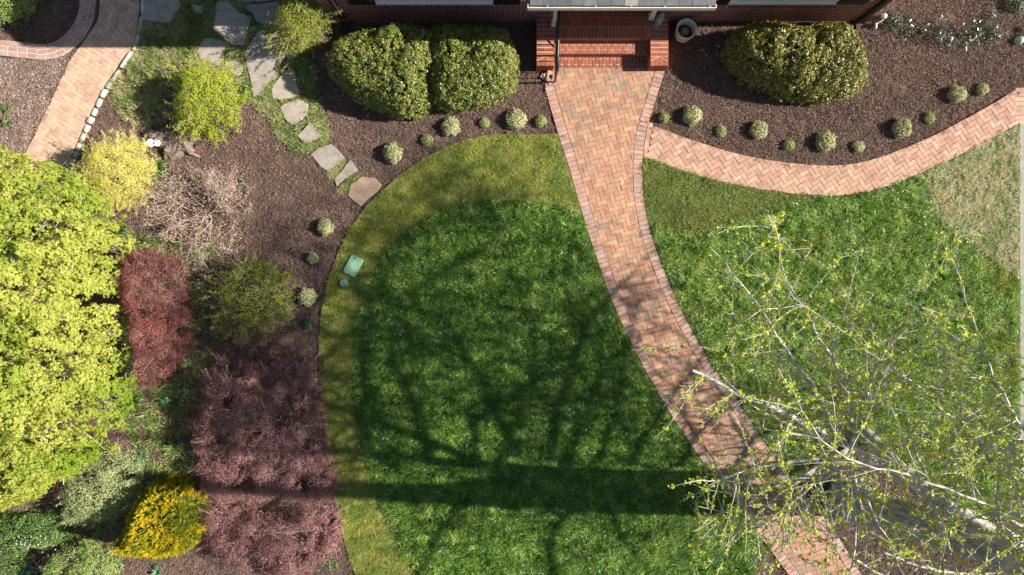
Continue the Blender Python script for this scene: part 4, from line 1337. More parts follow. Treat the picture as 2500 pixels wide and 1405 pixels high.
# ------------------------------------------------------------------ shrubs
def WPo(outline, zlo, zhi):
    """outline seen from above: the flank that faces the camera's foot point is seen at its low edge, the far flank at its top"""
    o = np.array(outline, float); c = o.mean(0); out = []
    for p in o:
        v = p - c; n_ = np.array([1250.0, 702.5]) - c
        f = .5 + .5 * (v @ n_) / (np.linalg.norm(v) * np.linalg.norm(n_) + 1e-6)
        z_ = zlo + (zhi - zlo) * (.75 * (1 - f) + .1 * f)
        out.append(W(p[0], p[1], z_)[:2])
    return np.array(out)

def px_ellipse(cx, cy, rx, ry, n=28, wob=.08, ang=0.0, seed=0):
    g = np.random.default_rng(seed)
    a = np.arange(n) * 2 * math.pi / n
    w = 1 + wob * (np.sin(3 * a + g.random() * 6) * .5 + np.sin(5 * a + g.random() * 6) * .4 + g.normal(size=n) * .4)
    x = rx * np.cos(a) * w; y = ry * np.sin(a) * w
    c, s_ = math.cos(ang), math.sin(ang)
    return [(cx + x[i] * c - y[i] * s_, cy + x[i] * s_ + y[i] * c) for i in range(n)]

def shrub(name, label, cat, outline_px, zhi, n, leaf, mat, zlo=.05, edge_w=.5, clump=.18, clump_h=.08, layer=.08, lump=.05, kind='leaf', aspect=.55,
          group=None, seed=0, stems=14, stem_mat=None, stem_r=.012, inner=.15, zref=None, tiltrnd=.45, twigs=0, twig_mat=None, twig_len=.25, twig_r=.003, smooth_outline=True, clumpcol=0.0, rc=None, k=40, stray=0, stray_len=.28, gaps=None):
    zref = zhi * .55 if zref is None else zref
    P = WPo(outline_px, zlo, zhi)
    if smooth_outline: P = spline(P, .08, True)
    if rc:
        pts, N, ci, cr = clump_points(P, zlo, zhi, max(8, n // k), k, rc, edge_w, lump, seed, layer, inner)
    else:
        pts, N, ci, cr = crown_points(P, zlo, zhi, n, edge_w, clump, clump_h, layer, lump, seed, inner)
    if gaps:
        kp = Noise(.5, seed=seed + 40)(pts) + .5 * Noise(.2, seed=seed + 41)(pts) < gaps
        pts, N, cr = pts[kp], N[kp], cr[kp]
    c = P.mean(0)
    root = empty(name, (c[0], c[1], 0), label, cat, group)
    loc = np.array([c[0], c[1], 0])
    shoots = []
    if stray:          # loose shoots that stand out of the crown, with leaves along them
        ex = []
        sel = R.permutation(len(pts))[:stray * 6]
        w_ = np.argsort(-np.linalg.norm(pts[sel, :2] - c, axis=1) + R.normal(size=len(sel)) * .25)[:stray]
        for q in pts[sel[w_]]:
            d = np.append((q[:2] - c), .35 + .5 * R.random()); d[:2] /= np.linalg.norm(d[:2]) + 1e-6
            d += R.normal(size=3) * .3; d /= np.linalg.norm(d)
            L_ = stray_len * (.4 + .9 * R.random())
            ln = np.array([q - d * .15, q + d * L_ * .5 + R.normal(size=3) * .012, q + d * L_])
            shoots.append((ln - loc, [.005, .003, .0015]))
            n_ = int(L_ / leaf * 5)
            t_ = R.random(n_)[:, None]
            ex.append(q + d * L_ * t_ + R.normal(size=(n_, 3)) * leaf * .35)
        ex = np.concatenate(ex)
        pts = np.concatenate([pts, ex]); N = np.concatenate([N, R.normal(size=ex.shape) * .6 + [0, 0, 1]]); cr = np.concatenate([cr, np.full(len(ex), .6)])
    rnd = R.random(len(pts))
    if clumpcol > 0: rnd = np.clip(rnd * (1 - clumpcol) + cr * clumpcol, 0, 1)
    me = leaves_mesh('foliage', pts - loc, N, leaf, aspect, kind, rnd)
    link('foliage', me, mat, root)
    idx = R.integers(0, len(pts), stems)
    tg = pts[idx] - loc; tg[:, 2] *= .9
    lines = stems_lines((0, 0, 0), tg, stem_r, stem_r * .35) + shoots
    if twigs:
        idx = R.integers(0, len(pts), twigs)
        for q in pts[idx] - loc:
            d = np.array([q[0], q[1], q[2] * .8 + .1]); d /= np.linalg.norm(d) + 1e-6
            d = d * .35 + R.normal(size=3) * [1, 1, .4]; d /= np.linalg.norm(d)
            a = q - d * twig_len * R.random() * .9
            lines.append((np.array([a, a + d * twig_len * .55 + R.normal(size=3) * .01, a + d * twig_len]), [twig_r, twig_r * .8, twig_r * .4]))
    link('stems', tubes_mesh('stems', lines, 4), stem_mat or M['twig_dark'], root)
    return root, pts, loc

# the clipped evergreens by the wall
shrub('evergreen_bush', 'leftmost clipped evergreen bush in front of the house wall', 'bush',
      [(795, 120), (820, 85), (870, 62), (920, 50), (975, 48), (1030, 60), (1075, 85), (1085, 150), (1062, 210), (1055, 262), (1010, 290), (960, 285), (910, 265), (860, 235), (815, 195), (790, 160)],
      1.02, 60000, .027, M['holly'], zlo=.12, edge_w=.55, rc=.05, k=20, aspect=.9, stray=60, stray_len=.07, clumpcol=.3, lump=.05, layer=.03, seed=1, stems=26, inner=.3, group='clipped evergreen bushes by the wall')
shrub('evergreen_bush', 'clipped evergreen bush between the leftmost bush and the steps, its back in shade', 'bush',
      [(1045, 60), (1100, 45), (1180, 48), (1235, 62), (1255, 100), (1268, 140), (1265, 190), (1250, 225), (1200, 255), (1140, 270), (1085, 270), (1050, 240), (1045, 180), (1035, 120)],
      .98, 56000, .027, M['holly'], zlo=.12, edge_w=.55, rc=.05, k=20, aspect=.9, stray=60, stray_len=.07, clumpcol=.3, lump=.05, layer=.03, seed=2, stems=26, inner=.3, group='clipped evergreen bushes by the wall')
shrub('evergreen_bush', 'clipped evergreen bush right of the steps, left half of the pair', 'bush',
      [(1770, 110), (1795, 75), (1840, 52), (1900, 42), (1960, 48), (2015, 62), (2040, 130), (2035, 190), (2005, 236), (1930, 238), (1870, 228), (1815, 205), (1780, 170)],
      1.02, 50000, .027, M['holly_warm'], zlo=.12, edge_w=.55, rc=.05, k=20, aspect=.9, stray=60, stray_len=.07, clumpcol=.3, lump=.05, layer=.03, seed=3, stems=26, inner=.3, group='clipped evergreen bushes by the wall')
shrub('evergreen_bush', 'clipped evergreen bush right of the steps, right half of the pair', 'bush',
      [(1950, 90), (1985, 60), (2030, 44), (2070, 46), (2105, 62), (2122, 100), (2130, 140), (2130, 180), (2105, 220), (2055, 242), (1995, 248), (1945, 235), (1930, 160)],
      .98, 38000, .027, M['holly_warm'], zlo=.12, edge_w=.5, rc=.05, k=20, aspect=.9, stray=60, stray_len=.07, clumpcol=.3, lump=.05, layer=.03, seed=4, stems=22, inner=.3, group='clipped evergreen bushes by the wall')

# round boxwoods
def ball_mesh(r, n, leaf, seed):
    g = np.random.default_rng(seed)
    d = g.normal(size=(n, 3)); d /= np.linalg.norm(d, axis=1, keepdims=True)
    d[:, 2] = np.abs(d[:, 2]) * 1.0 - .35 * (g.random(n) < .35) * g.random(n)
    C = g.normal(size=(34, 3)); C /= np.linalg.norm(C, axis=1, keepdims=True); C[:, 2] = np.abs(C[:, 2])
    q = np.sqrt(((d[:, None] - C[None]) ** 2).sum(-1)).min(1)
    rad = r * (.80 + .25 * (1 - np.clip(q / .42, 0, 1) ** 2)) * (1 - .14 * g.random(n) ** 2)
    P = d * rad[:, None]; P[:, 2] = P[:, 2] * .80 + r * .28
    N = d + g.normal(size=(n, 3)) * .5
    me = leaves_mesh('foliage', P, N, leaf, .62, 'leaf', g.random(n))
    tg = P[g.integers(0, n, 12)] * .8
    st = tubes_mesh('stems', stems_lines((0, 0, 0), tg, .007, .003), 4)
    return me, st
BV = {}
for key, (mat, n, leaf) in {'b0': ('boxwood', 2300, .030), 'b1': ('boxwood', 2200, .031), 'b2': ('boxwood', 2400, .029), 's0': ('boxwood_green', 1100, .042), 's1': ('boxwood', 1100, .042), 'd0': ('boxwood_dark', 1600, .034)}.items():
    me, st_ = ball_mesh(1.0 * .2, n, leaf, hash(key) % 97 if False else sum(map(ord, key)))
    me.materials.append(M[mat]); st_.materials.append(M['twig_dark']); BV[key] = (me, st_)
balls = [
 (958, 373, 25, 'b0', 'large variegated boxwood ball nearest the last stepping stone'),
 (1041, 340, 15, 's0', 'small boxwood ball first right of the ball by the last stepping stone'),
 (1100, 307, 23, 'b1', 'large variegated boxwood ball below the gap between the two left bushes'),
 (1182, 296, 13, 's0', 'tiny boxwood ball between the two large ones below the left bushes'),
 (1259, 289, 26, 'b2', 'large variegated boxwood ball below the left bush nearest the steps'),
 (1321, 294, 14, 's0', 'small boxwood ball touching the left border of the brick walk'),
 (792, 554, 22, 'b1', 'large boxwood ball topmost in the mulch left of the lawn'),
 (760, 630, 15, 's1', 'small boxwood ball level with the green valve lid'),
 (746, 726, 24, 'b0', 'large boxwood ball right of the loose olive shrub'),
 (747, 793, 13, 'd0', 'tiny dark green shrub lowest in the row left of the lawn'),
 (1624, 284, 14, 's0', 'small boxwood ball touching the right border of the brick walk'),
 (1693, 279, 24, 'b1', 'large variegated boxwood ball first right of the brick walk'),
 (1765, 317, 13, 's0', 'tiny boxwood ball between the first two large balls of the right bed'),
 (1856, 315, 24, 'b2', 'large variegated boxwood ball second from the brick walk in the right bed'),
 (1932, 351, 14, 's0', 'small boxwood ball left of the ball at the lowest bend of the curved path'),
 (2021, 343, 26, 'b0', 'large variegated boxwood ball at the lowest bend of the curved path'),
 (2103, 356, 15, 's1', 'small boxwood ball right of the ball at the lowest bend of the curved path'),
 (2207, 311, 25, 'b2', 'large variegated boxwood ball below the right edge of the paired bushes'),
 (2278, 284, 14, 's0', 'small boxwood ball between the two rightmost large balls'),
 (2344, 228, 22, 'b1', 'rightmost large variegated boxwood ball'),
 (2408, 215, 15, 's1', 'rightmost small boxwood ball at the end of the bed'),
]
for (x, y, r_, key, lb) in balls:
    p = W(x, y, .16)
    s_ = (r_ / S) * (H - .16) / H / .2
    e = empty('boxwood_ball', (p[0], p[1], 0), lb, 'shrub', 'round boxwoods along the beds')
    e.rotation_euler = (0, 0, random.random() * 6.28); e.scale = (s_ * random.uniform(.92, 1.06), s_ * random.uniform(.92, 1.06), s_ * random.uniform(.82, 1.05))
    link('foliage', BV[key][0], None, e); link('stems', BV[key][1], None, e)

# lime green maple at the left edge
lime_px = [(-90, 345), (0, 355), (40, 362), (60, 385), (110, 380), (150, 405), (175, 430), (215, 455), (260, 500), (285, 560), (295, 640), (290, 720), (300, 800), (315, 870), (300, 940), (295, 1010), (270, 1070), (230, 1120), (180, 1170), (120, 1200), (60, 1240), (0, 1265), (-90, 1280), (-260, 1100), (-260, 520)]
def lime_tree():
    zhi = 2.9
    P = spline(WPo([(x - 38, y) for x, y in lime_px], 1.3, 2.9), .1, True)
    pts, N, ci, cr = clump_points(P, 1.1, zhi, 3900, 32, .12, 1.3, .10, 11, .22, .2)
    # ragged gaps
    keep = Noise(.55, seed=61)(pts) < 1.2
    pts, N, cr = pts[keep], N[keep], cr[keep]
    c = W(-70, 800, 0)
    root = empty('maple_tree', (c[0], c[1], 0), 'large lime green maple filling the left edge', 'tree')
    loc = np.array([c[0], c[1], 0])
    rnd = np.clip(R.random(len(pts)) * .6 + cr * .4, 0, 1)
    link('crown', leaves_mesh('crown', pts - loc, N, .047, .5, 'maple', rnd), M['lime'], root)
    link('trunk', tubes_mesh('trunk', [(np.array([(0, 0, -.05), (0.02, .03, .5), (.05, -.02, 1.0), (.02, .05, 1.5)]), [.17, .13, .12, .08])], 10), M['bark'], root)
    lines = []
    tg = pts[R.integers(0, len(pts), 70)] - loc
    for t in tg: lines += stems_lines((0.03, 0, .8 + .5 * R.random()), [t], .035, .006, .12, 6)
    for q in pts[R.integers(0, len(pts), 300)] - loc:
        d = R.normal(size=3); d[2] = -abs(d[2]) * .4; d /= np.linalg.norm(d)
        q[2] -= .12
        lines.append((np.array([q - d * .2, q + R.normal(size=3) * .01, q + d * .15]), [.005, .003, .002]))
    link('branches', tubes_mesh('branches', lines, 5), M['branch'], root)
lime_tree()

shrub('bright_green_shrub', 'rounded bright green shrub beside the flagstones', 'shrub',
      [(408, 190), (425, 160), (470, 152), (520, 158), (560, 185), (585, 220), (588, 270), (572, 310), (530, 325), (490, 332), (455, 325), (425, 295), (408, 250)],
      .95, 12500, .042, M['spirea'], zlo=.15, edge_w=.6, rc=.11, k=26, layer=.10, seed=12, stems=40, stem_mat=M['twig_pink'], stem_r=.008, inner=.25, twigs=420, twig_len=.3, stray=90, clumpcol=.3, aspect=.5)
shrub('yellow_shrub', 'feathery yellow shrub above the bare twiggy shrub', 'shrub',
      [(180, 400), (200, 355), (240, 335), (290, 330), (335, 345), (365, 375), (372, 420), (368, 470), (340, 490), (300, 505), (262, 500), (235, 470), (200, 445)],
      1.0, 22000, .036, M['yellow'], zlo=.15, edge_w=.6, rc=.11, k=26, layer=.10, seed=13, gaps=1.5, stems=40, stem_mat=M['twig_pink'], stem_r=.007, inner=.2, twigs=520, twig_len=.28, stray=120,  aspect=.35, clumpcol=.2)
shrub('lace_leaf_maple', 'rosy red laceleaf maple touching the lime green tree', 'tree',
      [(285, 650), (300, 620), (350, 605), (400, 612), (440, 640), (455, 690), (452, 740), (465, 780), (455, 840), (430, 880), (395, 915), (355, 950), (330, 935), (318, 880), (300, 830), (290, 780), (272, 720)],
      1.1, 64000, .025, M['red'], zlo=.2, edge_w=.65, rc=.10, k=60, layer=.05, seed=14, stems=12, stem_r=.012, inner=.25, twigs=260, twig_len=.18, aspect=.55, stem_mat=M['twig_pink'], clumpcol=.35, stray=60, stray_len=.2)
shrub('purple_shrub', 'upper broad purple red shrub along the lawn edge', 'shrub',
      [(500, 900), (540, 875), (600, 880), (660, 872), (720, 885), (765, 880), (785, 930), (790, 990), (800, 1050), (812, 1120), (820, 1190), (812, 1225), (740, 1235), (660, 1225), (580, 1232), (510, 1225), (475, 1190), (470, 1120), (450, 1060), (430, 1040), (460, 1000), (490, 950)],
      .75, 98000, .023, M['red_dark'], zlo=.06, edge_w=.7, rc=.13, k=70, layer=.12, seed=15, stems=16, stem_r=.01, inner=.25, twigs=450, twig_len=.18, aspect=.62, stem_mat=M['twig_pink'], clumpcol=.35, lump=.22, gaps=1.25, stray=70, stray_len=.25, group='purple red shrubs along the lawn')
shrub('purple_shrub', 'lower purple red shrub at the bottom edge beside the golden conifer', 'shrub',
      [(485, 1245), (560, 1235), (650, 1240), (740, 1235), (815, 1240), (830, 1300), (825, 1345), (790, 1375), (750, 1400), (690, 1420), (620, 1415), (560, 1395), (500, 1345), (478, 1290)],
      .5, 46000, .023, M['red_dark'], zlo=.05, edge_w=.6, rc=.13, k=60, layer=.12, seed=16, stems=14, stem_r=.008, inner=.3, twigs=250, twig_len=.18, aspect=.62, stem_mat=M['twig_pink'], clumpcol=.35, lump=.28, gaps=1.1, stray=50, stray_len=.25, group='purple red shrubs along the lawn')
shrub('olive_shrub', 'loose olive green shrub in the mulch left of the large boxwood ball', 'shrub',
      [(515, 720), (525, 680), (560, 650), (610, 638), (655, 650), (690, 680), (700, 730), (690, 770), (650, 795), (600, 805), (550, 800), (520, 770)],
      .9, 12000, .034, M['olive'], zlo=.1, edge_w=.6, rc=.12, k=16, layer=.18, seed=17, gaps=1.3, stems=60, stem_r=.008, inner=.45, twigs=500, twig_len=.35, aspect=.5, stray=110, stray_len=.32, stem_mat=M['twig_dark'])
shrub('pale_green_shrub', 'pale grey green shrub above the golden conifer', 'shrub',
      [(150, 1160), (200, 1110), (250, 1085), (300, 1090), (335, 1110), (345, 1160), (335, 1210), (300, 1250), (250, 1275), (190, 1285), (155, 1290), (140, 1240)],
      .85, 19000, .030, M['pale'], zlo=.1, edge_w=.6, rc=.12, k=44, layer=.06, seed=18, stray=110, stray_len=.14, gaps=1.6, stems=24, inner=.2, twigs=100, clumpcol=.4)
shrub('pale_green_shrub', 'pale green shrub cut by the bottom edge at the left', 'shrub',
      [(85, 1400), (110, 1365), (150, 1340), (190, 1325), (230, 1325), (270, 1345), (292, 1375), (295, 1420), (270, 1480), (180, 1500), (100, 1470)],
      .8, 15000, .034, M['pale2'], zlo=.1, edge_w=.55, rc=.12, k=40, layer=.06, seed=19, stray=90, stray_len=.14, gaps=1.6, stems=24, inner=.2, clumpcol=.3)
shrub('green_shrub', 'dark green shrub at the bottom left corner with scattered white blossom', 'shrub',
      [(-60, 1270), (20, 1262), (80, 1255), (130, 1260), (160, 1290), (150, 1325), (110, 1335), (60, 1345), (50, 1390), (0, 1420), (-60, 1420)],
      .55, 9000, .036, M['mid'], zlo=.06, edge_w=.4, clump=.16, clump_h=.08, layer=.08, seed=20, stray=90, stray_len=.14, stems=20, inner=.3)
shrub('green_shrub', 'pale topped green shrub cut by the top left corner', 'shrub',
      [(-60, -50), (60, -50), (80, -10), (85, 15), (65, 38), (30, 42), (0, 40), (-60, 38)],
      1.0, 12000, .032, M['pale2'], zlo=.1, edge_w=.45, rc=.10, k=40, layer=.05, seed=21, stems=20, inner=.15)
shrub('arching_shrub', 'arching green shrub at the left house corner, its tips lit yellow', 'shrub',
      [(660, 20), (690, -20), (760, -30), (790, 10), (795, 60), (770, 90), (760, 112), (735, 125), (700, 118), (672, 100), (660, 60)],
      1.15, 12000, .032, M['olive'], zlo=.2, edge_w=.6, rc=.14, k=22, layer=.12, seed=22, stems=40, stem_mat=M['twig_pink'], inner=.3, twigs=200, clumpcol=.2, stray=90, stray_len=.4)
shrub('low_shrub', 'sparse dark low shrub at the bottom right corner of the purple bed', 'shrub', px_ellipse(795, 1378, 30, 22, seed=5), .25, 260, .04, M['mid'], zlo=.03, edge_w=.25, stems=18, stem_r=.005, twigs=60, twig_len=.15, seed=23)

# golden conifer: sprays of narrow leaves pointing outwards
def golden():
    P = spline(WP([(285, 1330), (300, 1290), (318, 1240), (335, 1205), (365, 1190), (400, 1192), (435, 1200), (455, 1230), (468, 1280), (462, 1330), (440, 1350), (420, 1365), (385, 1362), (350, 1390), (335, 1385), (352, 1360), (330, 1360), (308, 1345)], .75), .08, True)
    pts, N, ci, cr = crown_points(P, .1, 1.3, 3000, .85, .24, .30, .07, .14, 31, .12)
    c = P.mean(0); loc = np.array([c[0], c[1], 0])
    root = empty('golden_conifer', tuple(loc), 'golden yellow conifer with feathery sprays at the lower left', 'conifer')
    # each spray is a small flat fan of leaflets
    k = 13
    base = np.repeat(pts, k, 0)
    out = pts - np.array([c[0], c[1], .1]); out /= np.linalg.norm(out, axis=1, keepdims=True)
    out = out + R.normal(size=out.shape) * .35; out /= np.linalg.norm(out, axis=1, keepdims=True)
    side = np.cross(out, R.normal(size=out.shape)); side /= np.linalg.norm(side, axis=1, keepdims=True)
    t = np.tile(np.linspace(0, 1, k), len(pts)); sg = np.tile(np.array([(-1) ** i for i in range(k)]), len(pts))
    o2 = np.repeat(out, k, 0); s2 = np.repeat(side, k, 0)
    B = base + o2 * (t * .09)[:, None]
    D = o2 + s2 * (sg * (1.0 - .7 * t))[:, None]
    Nn = np.cross(o2, s2) + R.normal(size=o2.shape) * .15
    L = .05 * (1 - .45 * t)
    rr = np.clip(np.repeat(cr * .5 + R.random(len(cr)) * .4, k) + .15 * t, 0, 1)
    link('foliage', leaves_mesh('foliage', B - loc, Nn, L, .3, 'leaf', rr, dirs=D), M['gold'], root)
    pts2, N2, _, _ = crown_points(P, .1, 1.2, 12000, .85, .24, .12, .10, .08, 31, .3)
    pts2[:, 2] -= .02
    link('inner_foliage', leaves_mesh('inner_foliage', pts2 - loc, N2, .05, .3), M['gold_inner'], root)
    link('stems', tubes_mesh('stems', stems_lines((0, 0, 0), (pts[R.integers(0, len(pts), 30)] - loc) * .9, .018, .005), 5), M['twig_dark'], root)
golden()

# branching growth
def grow(start, d, L, r, level, lines, spread=.7, seg=5, wob=.12, kids=(3, 5), tips=None, upward=.0, shrink=.62):
    start = np.array(start, float); d = np.array(d, float); d /= np.linalg.norm(d)
    p = [start]; q = d.copy()
    for i in range(seg):
        q = q + R.normal(size=3) * wob + np.array([0, 0, upward]); q /= np.linalg.norm(q)
        p.append(p[-1] + q * L / seg)
    p = np.array(p)
    lines.append((p, np.linspace(r, r * .45, seg + 1)))
    if level == 0:
        if tips is not None: tips.append(p)
        return
    for k in range(random.randint(*kids)):
        t = random.uniform(.3, 1.0); i = min(int(t * seg), seg - 1)
        b = p[i] + (p[i + 1] - p[i]) * (t * seg - i)
        nd = q * .6 + R.normal(size=3) * spread; nd /= np.linalg.norm(nd)
        grow(b, nd, L * shrink * random.uniform(.7, 1.2), r * .55, level - 1, lines, spread, seg, wob, kids, tips, upward, shrink)

def bare_shrub():
    c = W(505, 520)
    root = empty('bare_shrub', (c[0], c[1], 0), 'wide bare twiggy shrub with pale tan stems in the mulch', 'shrub')
    lines, tips = [], []
    for k in range(22):
        a = k * 2 * math.pi / 22 + random.uniform(-.2, .2)
        el = random.uniform(.25, .75)
        L = (1.65 if math.cos(a) < -.2 else 1.35) * random.uniform(.7, 1.05)
        b_ = random.uniform(.05, .35); a2 = a + random.gauss(0, .5)
        grow((b_ * math.cos(a), b_ * math.sin(a), 0), (math.cos(a2) * 1.1, math.sin(a2), el), L * .55, .011, 3, lines, .55, 6, .2, (3, 5), tips, .0, .66)
    for p, r in lines: p[:, 2] = np.maximum(p[:, 2], .03)
    link('stems', tubes_mesh('stems', lines, 4), M['twig_pink'], root)
    B = np.concatenate([t[-1:] for t in tips] + [t[2:3] for t in tips])
    link('buds', leaves_mesh('buds', B, R.normal(size=B.shape) + [0, 0, 1], .03, .6), leaf_mat('pale buds', [(.45, .36, .28), (.6, .5, .42)], .2), root)
bare_shrub()

# low straggling evergreens in the upper right bed
for (cx, cy, rx, ry, n_, lb) in ((2215, 55, 42, 30, 520, 'low grey green evergreen nearest the house corner'), (2300, 82, 36, 26, 420, 'low grey green evergreen second from the house corner'),
                             (2375, 80, 26, 22, 300, 'low grey green evergreen right of the middle of the upper right bed'), (2425, 62, 34, 28, 420, 'low grey green evergreen nearest the garden light')):
    shrub('low_evergreen', lb, 'shrub', px_ellipse(cx, cy, rx * 1.1, ry * 1.1, wob=.4, seed=cx), .36, int(n_ * .75), .062, M['azalea'], zlo=.04, edge_w=.4, rc=.09, k=7, layer=.1, lump=.3, stray=12, stray_len=.16, stems=16, stem_r=.005, inner=.3, aspect=.36, seed=cx, group='low evergreens in the upper right bed')
shrub('weed', 'tuft of dark leaves at the top right corner', 'plant', px_ellipse(2485, 5, 30, 25, seed=9), .3, 260, .07, M['azalea'], zlo=.03, edge_w=.25, stems=10, stem_r=.005, seed=51)

# strap leaved and broad leaved perennials
def strap_clump(px_, py_, rad, n, mat, label, h=.22, w=.018, name='perennial', cat='plant'):
    c = W(px_, py_)
    V = []; F = []; Rr = []
    for i in range(n):
        a = random.random() * 6.283; L = rad * random.uniform(.6, 1.2); hh = h * random.uniform(.6, 1.1)
        d = np.array([math.cos(a), math.sin(a), 0]); s_ = np.array([-d[1], d[0], 0]) * w * random.uniform(.6, 1.2)
        b = np.array([random.gauss(0, .02), random.gauss(0, .02), 0])
        ps = [b, b + d * L * .35 + [0, 0, hh * .8], b + d * L * .7 + [0, 0, hh], b + d * L + [0, 0, hh * .6]]
        k = len(V)
        for j, q in enumerate(ps[:3]):
            f = (1, 1, .7)[j]; V += [q - s_ * f * .5, q + s_ * f * .5]
        V.append(ps[3])
        F += [(k, k + 1, k + 3, k + 2), (k + 2, k + 3, k + 5, k + 4), (k + 4, k + 5, k + 6)]
        Rr += [random.random()] * 7
    root = empty(name, (c[0], c[1], 0), label, cat)
    link('leaves', mesh_np('leaves', V, F, Rr), mat, root)
    return root
perennials = [
 (392, 418, .26, 46, 'mid', 'bright green leafy clump between the yellow and bare shrubs', .16, .05),
 (330, 975, .30, 70, 'strap', 'strap leaved clump below the tip of the rosy maple', .22, .02),
 (415, 905, .2, 30, 'strap', 'strap leaved clump right of the rosy maple tip', .2, .02),
 (300, 560, .18, 26, 'mid', 'small leafy clump at the right edge of the lime tree', .15, .04),
 (312, 615, .16, 22, 'hosta', 'blue green leafy clump between the lime tree and the rosy maple', .12, .045),
 (405, 975, .14, 9, 'hosta', 'few broad blue green leaves in the middle of the dark border', .12, .06),
 (455, 955, .14, 8, 'hosta', 'broad leaf pair left of the purple shrub top', .12, .06),
 (350, 1120, .18, 14, 'hosta', 'broad blue green leaves right of the pale shrub', .12, .05),
 (430, 1090, .26, 36, 'strap', 'strap leaved clump left of the purple shrub', .2, .02),
 (425, 1165, .26, 36, 'strap', 'strap leaved clump above the golden conifer', .2, .018),
 (540, 820, .22, 36, 'strap', 'pale strap leaved clump at the lower left of the olive shrub', .2, .018),
 (590, 440, .1, 10, 'mid', 'tiny green sprout among the bare twigs', .08, .03),
 (140, 35, .14, 20, 'strap', 'small green weed inside the curved brick edging', .08, .02),
 (20, 265, .16, 24, 'strap', 'green weed at the left edge of the faded mulch', .08, .025),
 (20, 300, .14, 18, 'mid', 'pale green weed above the lime tree at the left edge', .08, .03),
 (65, 95, .08, 12, 'mid', 'tiny green weed growing from the curved brick edging', .06, .03),
 (2005, 1215, .22, 50, 'mid', 'leafy green clump at the foot of the big tree by the walk', .16, .045),
 (70, 1385, .2, 36, 'hosta', 'broad leaved clump at the bottom left corner', .14, .06),
 (290, 1375, .16, 14, 'hosta', 'broad leaves between the pale shrub and the golden conifer', .1, .05),
 (385, 1395, .18, 16, 'hosta', 'broad leaves below the golden conifer', .1, .05),
]
for a in perennials: strap_clump(a[0], a[1], a[2], a[3], M[a[4]], a[5], a[6], a[7])
# white blossom over some clumps
def blossom(px_, py_, rx, ry, n, z, label):
    P = np.column_stack([R.normal(size=n) * rx / S, R.normal(size=n) * ry / S, z + R.random(n) * .08])
    c = W(px_, py_)
    V = []; F = []; Rr = []
    for q in P:
        k = len(V); rad = random.uniform(.014, .024)
        V.append(q + [0, 0, .004]); Rr.append(random.random())
        for j in range(10):
            a = j * math.pi / 5; rr__ = rad * (1 if j % 2 == 0 else .55)
            V.append(q + np.array([math.cos(a) * rr__, math.sin(a) * rr__, 0])); Rr.append(.5)
        F += [(k, k + 1 + j, k + 1 + (j + 1) % 10) for j in range(10)]
        b = len(V); V += [q + [.002, 0, 0], q + [-.002, 0, 0], np.array([q[0], q[1], .01])]; Rr += [.2] * 3; F.append((b, b + 1, b + 2))
    o = link('white_blossom', mesh_np('white_blossom', V, F, Rr), M['flower'], None, (c[0], c[1], 0))
    tag(o, label, 'flowers', None, 'stuff')
def fallen_leaves():
    P = np.concatenate([sample_in(innerL, 1.1), sample_in(lawnR, .6)])
    n = len(P)
    Q = np.column_stack([P, .075 + .02 * R.random(n)])
    o = link('fallen_leaves', leaves_mesh('fallen_leaves', Q, R.normal(size=(n, 3)) * .3 + [0, 0, 1], .055, .6), leaf_mat('dry fallen leaves', [(.35, .22, .14), (.55, .42, .30), (.45, .30, .2)], .1))
    tag(o, 'dry tan leaves scattered over the grass', 'leaves', None, 'stuff')
fallen_leaves()
blossom(2003, 1212, 14, 14, 26, .18, 'small white flowers at the foot of the big tree')
blossom(115, 1300, 34, 12, 40, .52, 'small white flowers over the dark green shrub at the lower left')
blossom(385, 430, 14, 12, 10, .2, 'white flecks of blossom between the yellow and bare shrubs')

# low greenery under the left border
T_cover = [blade_tuft(s, 16, .09, .09, .014, 1.4) for s in (41, 42, 43)]
cov = spline(WP([(300, 560), (340, 570), (430, 590), (520, 600), (530, 640), (500, 690), (500, 800), (520, 850), (500, 930), (460, 1010), (470, 1140), (470, 1200), (400, 1190), (345, 1170), (330, 1080), (300, 1050), (300, 900), (300, 780), (280, 640)]), .1, True)
P = np.concatenate([sample_in(cov, 190), sample_in(WP([(-40, 1235), (130, 1225), (300, 1240), (290, 1330), (200, 1320), (80, 1345), (-40, 1360)]), 110)])
P = P[(Noise(.6, seed=77)(P) > -.2)]
n = len(P)
scatter('border_greenery', np.column_stack([P, np.full(n, -.01)]), np.column_stack([R.normal(size=n) * .3, R.normal(size=n) * .3, R.random(n) * 6.28]), .7 + .8 * R.random(n), T_cover, M['cover'], 'low dark greenery and weeds between the maple and the purple shrubs', 'ground cover')

